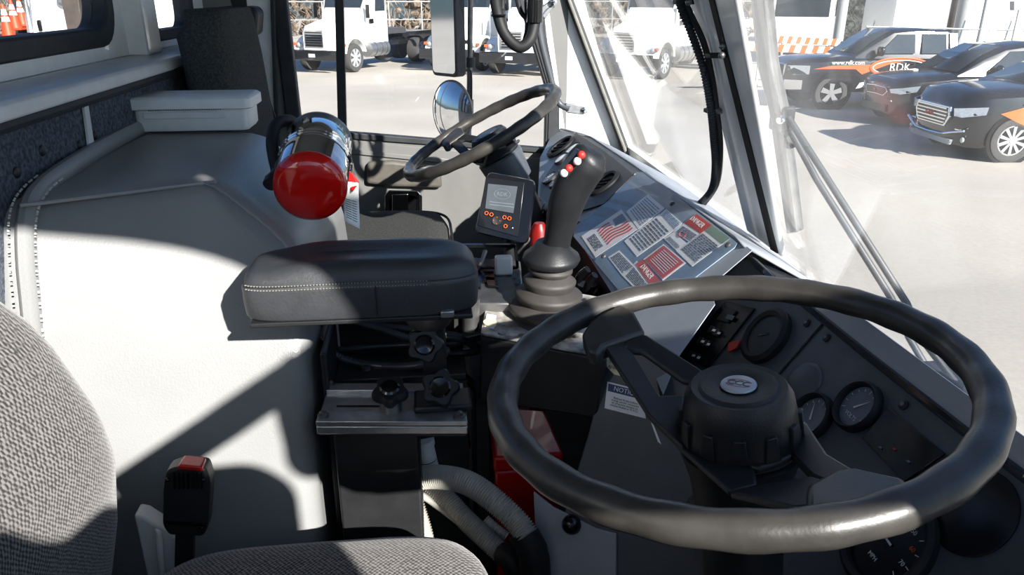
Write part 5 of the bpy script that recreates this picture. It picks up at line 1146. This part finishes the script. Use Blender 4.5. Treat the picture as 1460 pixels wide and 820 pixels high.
def big_truck(pos, ang, label, hook=True):
    T = local(pos, ang); root = thing('truck', label, 'truck', T @ V((3, 0, 0)), None); pw = G['paintw']
    lw(T, [[(x, y, z) for y, z in ((-w, zl), (w, zl), (w, zt - .15), (w * .8, zt), (-w * .8, zt), (-w, zt - .15))] for x, w, zl, zt in ((.25, .52, .85, 1.60), (.35, .60, .85, 1.70), (1.2, .72, .85, 1.85), (2.15, .85, .85, 1.98))], 'hood', pw, root, smooth=30)
    gr = lp(T, [(.20, .42, 1.55), (.20, -.42, 1.55), (.20, -.42, .95), (.20, .42, .95)], (.06, 0, 0), 'grille_frame', G['chrome'], root, bevel=.02)
    for i in range(6): lbx(T, (.17, -.36, 1.0 + i * .09), (.21, .36, 1.04 + i * .09), 'grille_bar', G['gloss'], gr)
    lbx(T, (.0, -1.18, .48), (.16, 1.18, .86), 'bumper', G['paintb'], root, bevel=.03)
    lbx(T, (-.012, -.14, .60), (.0, .14, .72), 'number_plate', G['label'], root)
    lw(T, [[(x, y, z) for y, z in ((-w, .95), (w, .95), (w, 2.15), (w * .97, zt - .1), (w * .85, zt), (-w * .85, zt), (-w * .97, zt - .1), (-w, 2.15))] for x, w, zt in ((2.1, .95, 2.2), (2.5, 1.08, 2.95), (2.9, 1.12, 3.1), (3.6, 1.12, 3.1))], 'cab', pw, root, smooth=30)
    lp(T, [(2.17, .85, 2.25), (2.17, -.85, 2.25), (2.46, -.92, 2.85), (2.46, .92, 2.85)], (-.03, 0, .02), 'windshield', G['cglass'], root)
    for s_ in (1, -1):
        # swept fender over the front wheel
        arc = [(1.2 + .72 * math.cos(a), .62 + .72 * math.sin(a)) for a in [math.radians(10 + 16 * i) for i in range(11)]]
        lw(T, [[(x, s_ * .62, z) for x, z in arc] + [(1.2 + (x - 1.2) * .86, s_ * .62, .62 + (z - .62) * .86) for x, z in arc[::-1]], [(x, s_ * 1.18, z - .02) for x, z in arc] + [(1.2 + (x - 1.2) * .86, s_ * 1.18, .62 + (z - .62) * .86) for x, z in arc[::-1]]], 'fender', pw, root, smooth=40)
        b = MB(); b.T = T; b.ell((.55, s_ * .95, 1.0), (.10, .14, .10)); b.build('headlight', G['lamp'], root)
        lbx(T, (.46, s_ * 1.10, .98), (.56, s_ * 1.19, 1.08), 'turn_signal', G['vorange'], root)
        wheel_car(T, 1.2, s_ * 1.15, .53, .30, root, G['silver'], 8)
        lp(T, [(2.75, s_ * 1.125, 2.2), (3.45, s_ * 1.125, 2.2), (3.45, s_ * 1.12, 2.85), (2.85, s_ * 1.12, 2.85)], (0, s_ * .015, 0), 'side_window', G['cglass'], root)
        lbx(T, (2.35, s_ * 1.10, 1.75), (2.62, s_ * 1.13, 1.92), 'side_grille', G['gloss'], root)
        lp(T, [(3.50, s_ * 1.124, 1.0), (3.52, s_ * 1.124, 1.0), (3.52, s_ * 1.126, 2.9), (3.50, s_ * 1.126, 2.9)], (0, s_ * .004, 0), 'door_gap', G['gloss'], root)
        b = MB(); b.T = T; b.cyl((2.25, s_ * .95, .78), (3.55, s_ * .95, .78), .30, n=24); ft = b.build('fuel_tank', G['alu'], root)
        for x in (2.55, 2.95, 3.3):
            b = MB(); b.T = T; b.cyl((x, s_ * .95, .78), (x + .06, s_ * .95, .78), .31, n=24); b.build('tank_strap', G['steel'], ft)
        b = MB(); b.T = T; b.cyl((3.75, s_ * .95, 1.0), (3.75, s_ * .95, 3.3), .08, n=14); b.build('exhaust_stack', G['chrome'], root)
        lbx(T, (2.05, s_ * 1.16, 1.95), (2.10, s_ * 1.30, 2.45), 'door_mirror', G['gloss'], root)
        for x in (6.3, 7.65): wheel_car(T, x, s_ * 1.15, .52, .52, root, G['silver'], 8)
        lbx(T, (3.6, s_ * .38 - .05, .78), (8.6, s_ * .38 + .05, 1.08), 'chassis_rail', G['paintb'], root)
    if hook:
        lbx(T, (3.8, -.6, 1.1), (8.4, .6, 1.28), 'hoist_frame', G['paintb'], root)
        lp(T, [(4.2, .25, 1.75), (4.45, .25, 1.75), (6.4, .25, .95), (6.1, .25, .85)], (0, -.5, 0), 'hoist_arm', G['paintb'], root)
        lp(T, [(3.9, .2, 1.28), (4.15, .2, 1.28), (4.15, .2, 2.5), (3.98, .2, 2.5)], (0, -.4, 0), 'hook_mast', G['paintb'], root)
        lbx(T, (4.0, -.9, 1.28), (5.4, .9, 1.5), 'valve_block', G['steel'], root)
    return root
def by_wheel(u, v, ang, side=-1):
    w_ = atG(u, v); R = M.Rotation(ang, 3, 'Z'); q = R @ V((1.2, side * 1.15, 0)); return (w_.x - q.x, w_.y - q.y)
AT = math.radians(60)
big_truck(by_wheel(509, 103, AT), AT, 'white truck left in the door window, right of the black divider')
big_truck(by_wheel(693, 101, AT), AT, 'white truck behind the tall side mirror, its grille showing left of it')
AW = math.radians(48)
big_truck(by_wheel(947, 113, AW), AW, 'white truck seen through the far windshield pane, in front of the cab', hook=False)
big_truck(by_wheel(785, 108, AT), AT, 'white truck farthest right in the door window, behind the hose loop', hook=False)
# tanker nose at far left of the door window
def tanker():
    p = atG(452, 108); T = local((p.x - 2.0, p.y + .2), math.radians(150)); root = thing('tank_truck', 'white rounded tank truck at the left end of the door window', 'truck', T @ V((3, 0, 0)))
    b = MB(); b.T = T; b.lathe([(-.1, .2), (.0, .7), (.35, 1.05), (1.2, 1.25), (5.5, 1.25), (6, 1.1), (6.3, .4)], (.2, 0, 2.55), (1, 0, 0), 30); b.build('tank', G['paintw'], root, smooth=60)
    lbx(T, (.1, -.9, .75), (6, .9, 1.25), 'chassis', G['paintb'], root, bevel=.03); lbx(T, (-.1, -1.1, .45), (.15, 1.1, .80), 'rear_bumper', G['paintb'], root, bevel=.03)
    lbx(T, (-.14, -.45, .15), (-.10, -.15, .42), 'mud_flap', G['label'], root); lbx(T, (.4, -1.15, 1.05), (1.2, -.9, 1.5), 'tool_box', G['paintw'], root)
    for s_ in (1, -1):
        for x in (2.2, 3.5): wheel_car(T, x, s_ * 1.12, .5, .5, root, G['silver'], 8)
tanker()
# bus-like white vehicle, barriers and poles behind the pickup
def bus():
    p = ray(1140, 45); p = EYE + p * (33 / p.y); T = local((p.x, p.y), math.radians(60)); root = thing('bus', 'white flat-fronted bus behind the bonnet of the black pickup', 'bus', T @ V((2.5, 0, 0)))
    b = MB(); b.T = T; b.span((0, -1.3, .6), (8, 1.3, 3.1)); b.build('body', G['paintw'], root, bevel=.12)
    lp(T, [(-.02, 1.1, 1.95), (-.02, -1.1, 1.95), (.0, -1.1, 2.85), (.0, 1.1, 2.85)], (.05, 0, 0), 'windshield', G['cglass'], root)
    lbx(T, (-.08, -1.25, .45), (.1, 1.25, .78), 'bumper', G['gloss'], root, bevel=.02)
    for z in (.85, .95): lbx(T, (-.02, -1.2, z), (.02, 1.2, z + .04), 'bumper_stripe', G['ink'], root)
    for s_ in (1, -1):
        for x in (1.6, 6.2): wheel_car(T, x, s_ * 1.28, .48, .28, root, G['silver'], 8)
        for i in range(5): lbx(T, (.8 + i * 1.35, s_ * 1.30, 1.95), (1.95 + i * 1.35, s_ * 1.315, 2.8), 'side_window', G['cglass'], root)
        lbx(T, (.05, s_ * 1.32, 2.2), (.15, s_ * 1.55, 2.6), 'door_mirror', G['gloss'], root)
bus()
def barrier(u0, v0, u1, v1, y, label):
    a = atY(u0, v0, y); b = atY(u1, v1, y + .2); root = thing('striped_barrier', label, 'barrier', ((a + b) / 2).to_tuple()[:2] + (gz(0, y),))
    h = V((0, 0, -.20)); MB().prism([a, b, b + h, a + h], (0, .04, 0)).build('board', G['wink'], root)
    for i in range(7):
        p = a.lerp(b, (i + .15) / 7); q = a.lerp(b, (i + .6) / 7); sk = V((.06, 0, 0)); MB().prism([p + sk, q + sk, q + h, p + h], (0, -.01, 0)).build('red_stripe', G['vorange'], root)
    for t in (.12, .88): p = a.lerp(b, t); MB().span((p.x - .03, p.y + .04, gz(0, y)), (p.x + .03, p.y + .10, p.z)).build('leg', G['pole'], root)
barrier(1108, 51, 1196, 56, 23.5, 'red and white striped barrier board, the upper one behind the pickup bonnet')
barrier(1072, 62, 1188, 67, 21.5, 'red and white striped barrier board, the lower and nearer one')
def post(name, label, u, v0, v1, y, w, m, cat='pole', top=None):
    a = atY(u, v0, y); zb = gz(0, y); r = MB().cyl((a.x, a.y, zb), (a.x, a.y, top or a.z), w, n=14)
    return tag(r.build(name, m), label, cat)
post('light_pole', 'pale round light pole behind the small silver pickup', 1203, 0, 48, 30, .2, G['pole'], 'pole', 8)
post('light_pole', 'thick grey column in front of the white container at upper right', 1379, 0, 70, 29, .28, G['pole'], 'pole', 8)
post('dark_column', 'dark column directly left of the thick grey one', 1366, 0, 62, 30, .22, G['brown'], 'column', 8)
sp = thing('sign_post', 'thin post with a small grey box at the upper right corner', 'post', atY(1453, 60, 24)); a = atY(1453, 14, 24)
MB().cyl((a.x, a.y, gz(0, 24)), (a.x, a.y, a.z), .035, n=10).build('post', G['pole'], sp); MB().prism([atY(u, v, 24) for u, v in ((1446, 2), (1466, 2), (1466, 15), (1446, 15))], (0, .2, 0)).build('box', G['pole'], sp)
tag(MB().cyl((atY(1404, 10, 26).x, 26, gz(0, 26)), (atY(1404, 10, 26).x, 26, 2.6), .05, n=10).build('fence_post', G['galv']), 'thin metal fence post between the grey column and the sign post', 'post')
rl = thing('guard_rail', 'thin horizontal pipe rail with leaning posts in front of the white container', 'railing', atY(1350, 45, 26)); 
MB().cyl(atY(1235, 38, 26), atY(1480, 44, 26), .03, n=8).build('rail', G['galv'], rl)
for u in (1246, 1404 - 30, 1440): a = atY(u, 40, 26); MB().cyl((a.x - .3, a.y, gz(0, 26)), (a.x, a.y, a.z + .25), .025, n=8).build('post', G['galv'], rl)
ct = thing('container', 'long white container with vertical ribs along the upper right', 'container', atY(1370, 66, 33))
a = atY(1276, 20, 33); b = atY(1560, 20, 33); MB().span((a.x, 33, gz(0, 33) + .55), (b.x, 35.5, 3.6)).build('body', G['paintw'], ct)
for i in range(20): x = a.x + .4 + i * .42; MB().span((x, 32.97, .3), (x + .04, 33.01, 3.5)).build('rib', G['offw'], ct)
MB().span((a.x, 32.8, gz(0, 33)), (b.x + 2, 33.4, .55)).build('plinth', G['tan'], ct)
# dry brush, trees and a mesh fence along the far edge of the yard
def bushes(name, label, cat, x0, x1, y, n, h, m, twigs):
    b = MB(); rnd = random.Random(11 + n)
    for i in range(n):
        x = rnd.uniform(x0, x1); yy = y + rnd.uniform(-1, 4); r = rnd.uniform(.25, .7); z = rnd.uniform(0, h)
        b.ell((x, yy, gz(0, yy) + z), (r * rnd.uniform(.7, 1.5), r, r * rnd.uniform(.5, 1.1)), M.Rotation(rnd.uniform(0, 3), 3, 'Z'), 6, 4)
    for i in range(twigs):
        x = rnd.uniform(x0, x1); yy = y + rnd.uniform(-2.5, 2); z = rnd.uniform(0, h); p = V((x, yy, gz(0, yy) + z)); d = V((rnd.uniform(-1, 1), rnd.uniform(-.5, .5), rnd.uniform(.1, 1.2))).normalized() * rnd.uniform(.6, 1.6)
        w_ = rnd.uniform(.02, .05); b.add([p + V((w_, 0, 0)), p + V((-w_, w_, 0)), p + V((-w_, -w_, 0)), p + d], [(0, 1, 3), (1, 2, 3), (2, 0, 3), (2, 1, 0)])
    return tag(b.build(name, m), label, cat, None, 'stuff')
bushes('dry_brush', 'pale brown leafless brush along the far edge of the yard', 'brush', -40, 100, 70, 1500, 5.0, mat('dry_brush_dark', (112, 98, 84), .95, var=.5, scale=1.5), 9000)
bushes('evergreen_trees', 'dark evergreen trees left of the white container', 'trees', atY(1180, 10, 50).x, atY(1278, 10, 50).x, 50, 500, 5.0, G['leaf'], 800)
mf = thing('mesh_fence', 'tall grey wire mesh fence in front of the pale brush behind the trucks', 'fence', (0, 60, gz(0, 60)))
for i in range(26): MB().cyl((-12 + i * 2.4, 60, gz(0, 60)), (-12 + i * 2.4, 60, 1.9), .05, n=8).build('fence_post', G['pole'], mf)
MB().cyl((-12, 60, 1.85), (48, 60, 1.85), .04, n=8).build('top_rail', G['pole'], mf)
MB().cyl((-12, 60, .6), (48, 60, .6), .03, n=8).build('middle_rail', G['pole'], mf)
# ---- seen through the rear windows
p = atY(85, 40, 9.2)
wt = thing('box_truck', 'white truck door with a dark handle seen through the left rear window', 'truck', (p.x, 9.3, gz(0, 9)))
a = atY(37, 20, 9.2); b = atY(121, 20, 9.2); zb = atY(60, 55, 9.2).z
MB().span((a.x, 9.2, zb), (b.x + .0, 11.2, 3.3)).build('cab', G['paintw'], wt, bevel=.04)
MB().span((a.x + .05, 9.25, zb - .35), (b.x + 1, 11.1, zb)).build('sill', G['gloss'], wt); MB().span((a.x + .2, 9.4, gz(0, 9) + .5), (b.x, 11, zb - .3)).build('chassis', G['paintb'], wt)
MB().prism([atY(u, v, 9.2) for u, v in ((53, 29), (59, 28), (62, 44), (57, 45))], (0, -.03, 0)).build('door_handle', G['gloss'], wt, bevel=.01)
MB().prism([atY(u, v, 9.2) for u, v in ((41, -5), (43, -5), (49, 54), (47, 54))], (0, -.012, 0)).build('door_gap', G['ink'], wt)
MB().prism([atY(u, v, 9.2) for u, v in ((37, 0), (40, 0), (48, 46), (44, 46))], (0, -.08, 0)).build('grab_rail', G['chrome'], wt)
MB().ell(atY(89, 0, 9.15), (.06, .04, .06)).build('fuel_cap', G['ink'], wt)
for x in (a.x + .6,): MB().cyl((x, 9.25, gz(0, 9) + .5), (x, 9.55, gz(0, 9) + .5), .5, n=30).build('tyre', G['tyre'], wt)
dk = thing('dark_trailer', 'dark trailer deck carrying the traffic cones behind the left rear window', 'trailer', (atY(10, 60, 14).x, 14, gz(0, 14)))
z0 = atY(15, 56, 14).z; MB().span((atY(-80, 60, 14).x, 13.7, z0 - .9), (atY(34, 60, 14).x, 16.5, z0)).build('deck', G['darkf'], dk); MB().span((atY(-80, 60, 14).x, 16.4, z0), (atY(40, 60, 14).x, 16.5, z0 + 1.6)).build('headboard', G['darkf'], dk)
for x in (-8.5, -7.2): MB().cyl((x, 13.9, gz(0, 14) + .5), (x, 14.2, gz(0, 14) + .5), .5, n=24).build('wheel', G['tyre'], dk)
MB().span((-9, 14.4, gz(0, 14) + .4), (-6.6, 16, z0 - .88)).build('underframe', G['darkf'], dk)
def cone(u, v0, v1, y, label):
    b = atY(u + 2, v1, y); t = atY(u, v0, y); h = t.z - b.z; root = thing('traffic_cone', label, 'traffic cone', (b.x, y, z0 + .0), 'orange traffic cones behind the rear window')
    r = lambda k: .02 + (h * .17) * (1 - k); c = V((b.x, y, b.z)); U = (0, 0, 1)
    def seg(k0, k1, nm, m): MB().lathe([(h * k0, r(k0)), (h * k1, r(k1))], c, U, 20).build(nm, m, root)
    seg(0, .50, 'lower_cone', G['coneo']); seg(.50, .64, 'white_band', G['wink']); seg(.64, .69, 'middle_cone', G['coneo']); seg(.69, .86, 'white_band', G['wink']); seg(.86, 1, 'tip', G['coneo'])
    MB().box(c + V((0, 0, .022)), (h * .5, h * .5, .04)).build('base', G['coneo'], root, bevel=.01)
cone(12, 6, 55, 14.1, 'nearest orange and white cone, full left one in the rear window'); cone(22, 0, 43, 15.0, 'middle orange and white cone of the three whole ones'); cone(32, -4, 38, 16.0, 'farthest orange and white cone, next to the white truck door'); cone(-9, 10, 62, 13.85, 'cone of which only an orange edge shows at the picture border')
pp_ = atY(107, 20, 4.2); tag(MB().span((pp_.x - .035, 4.16, gz(0, 4)), (pp_.x + .045, 4.24, 3.4)).build('brown_post', G['brown']), 'brown upright post crossing the left rear window', 'post')
wb = thing('white_wall', 'sunlit white block wall behind the rear windows', 'wall', (-3.5, 13, gz(0, 13))); a = atY(126, 20, 13)
MB().span((a.x, 13, gz(0, 13)), (-3.2, 13.3, 4.2)).build('wall_face', G['paintw'], wb)
for i in range(6): MB().span((a.x + .01, 12.985, .4 + i * .4), (-3.2, 13.0, .42 + i * .4)).build('course_line', G['offw'], wb)
# ================================================================ outside mirrors and wiper
mr = thing('side_mirror', 'tall rectangular side mirror outside the far door window', 'mirror', atY(640, 90, 3.15))
MX = V((.65, -.76, 0)).normalized(); MN = V((-.76, -.65, .0)).normalized(); mc = atY(631, 34, 3.15); UPZ = V((.0, .0, 1))
wd2 = .112; ht = .19
fo = [mc + MX * x + UPZ * z for x, z in rrect(wd2 * 2 * 1.06 * .62, ht * 2 * 1.05, .02, 4)]; 
mo = MB().prism([p - MN * .002 for p in fo], -MN * .05).build('housing', G['gasket'], mr, bevel=.004)
fi = [mc + MN * .001 + MX * x + UPZ * z for x, z in rrect(wd2 * 2 * .95 * .62, ht * 2 * .98, .016, 4)]; MB().prism(fi, -MN * .006).build('mirror_glass', G['chrome'], mr)
MB().cyl(atY(672, -90, 3.18), atY(668, 215, 3.18), .011, n=14).build('mirror_pole', G['steel'], mr)
MB().cyl(atY(640, 60, 3.18) , atY(671, 60, 3.18), .008, n=10).build('mirror_arm', G['steel'], mr)
MB().tube(smoothpath([atY(641, 93, 3.14), atY(655, 102, 3.14), atY(668, 100, 3.16), atY(672, 108, 3.16), atY(672, 150, 3.17)], 5), .004, 8).build('mirror_cable', G['rubber'], mr)
MB().cyl(atY(671, 82, 3.18), atY(671, 96, 3.18), .018, n=16).build('clamp', G['gasket'], mr)
rm = thing('round_mirror', 'round convex mirror low on the mirror pole outside the far door', 'mirror', atY(645, 205, 3.15)); c = atY(645, 160, 3.12); n_ = V((-.80, -.60, .02)).normalized()
MB().lathe([(-.03, .02), (-.018, .10), (-.004, .127), (.002, .127), (.004, .121)], c, n_, 40).build('housing', G['gasket'], rm, smooth=50)
MB().lathe([(.003, .121), (.016, .10), (.028, .065), (.034, .03), (.0355, .002)], c, n_, 40).build('mirror_glass', G['chrome'], rm, smooth=80)
MB().cyl(c - n_ * .02, atY(669, 150, 3.18), .010, n=10).build('bracket', G['steel'], rm); MB().cyl(atY(669, 142, 3.18), atY(669, 160, 3.18), .018, n=14).build('clamp', G['steel'], rm)
wp = thing('windshield_wiper', 'long grey wiper with upright blade and twin arm outside the near windshield pane', 'wiper', ws(1370, 560, -.08))
W_ = lambda u, v, o=-.06: ws(u, v, o)
MB().prism([W_(1060, -80), W_(1079, -80), W_(1088, 0), W_(1097, 95), W_(1112, 160), W_(1134, 332), W_(1121, 334), W_(1096, 160), W_(1078, 90), W_(1070, 0)], wsn * .02).build('blade', mat('weathered_wiper_grey', (92, 94, 94), .6, var=.2), wp, bevel=.003)
MB().prism([W_(1066, -80, -.045), W_(1070, -80, -.045), W_(1079, 0, -.045), W_(1087, 95, -.045), W_(1103, 160, -.045), W_(1127, 332, -.045), W_(1122, 333, -.045), W_(1098, 160, -.045), W_(1082, 95, -.045), W_(1074, 0, -.045)], wsn * .012).build('rubber_edge', G['gloss'], wp)
MB().box(W_(1115, 168, -.07), (.03, .05, .05)).build('pivot', G['gasket'], wp, bevel=.006); MB().ell(W_(1113, 171, -.05), (.008, .01, .008)).build('pivot_bolt', G['chrome'], wp)
AR = mat('wiper_arm_grey', (66, 69, 71), .5)
MB().tube([W_(1117, 168, -.07), W_(1165, 257, -.08), W_(1270, 424, -.09), W_(1297, 483, -.10), W_(1340, 556, -.11)], .0062, 10).build('arm_rod', AR, wp)
MB().tube([W_(1124, 168, -.07), W_(1181, 257, -.08), W_(1293, 433, -.09), W_(1314, 483, -.10), W_(1370, 556, -.11)], .0062, 10).build('arm_rod', AR, wp)
MB().tube(smoothpath([W_(1117, 195, -.06), W_(1124, 206, -.07), W_(1134, 207, -.08), W_(1140, 198, -.08)], 5), .004, 8).build('washer_hose', G['gloss'], wp)
MB().box(W_(1350, 545, -.11), (.06, .10, .04)).build('wiper_base', G['gasket'], wp, bevel=.01)
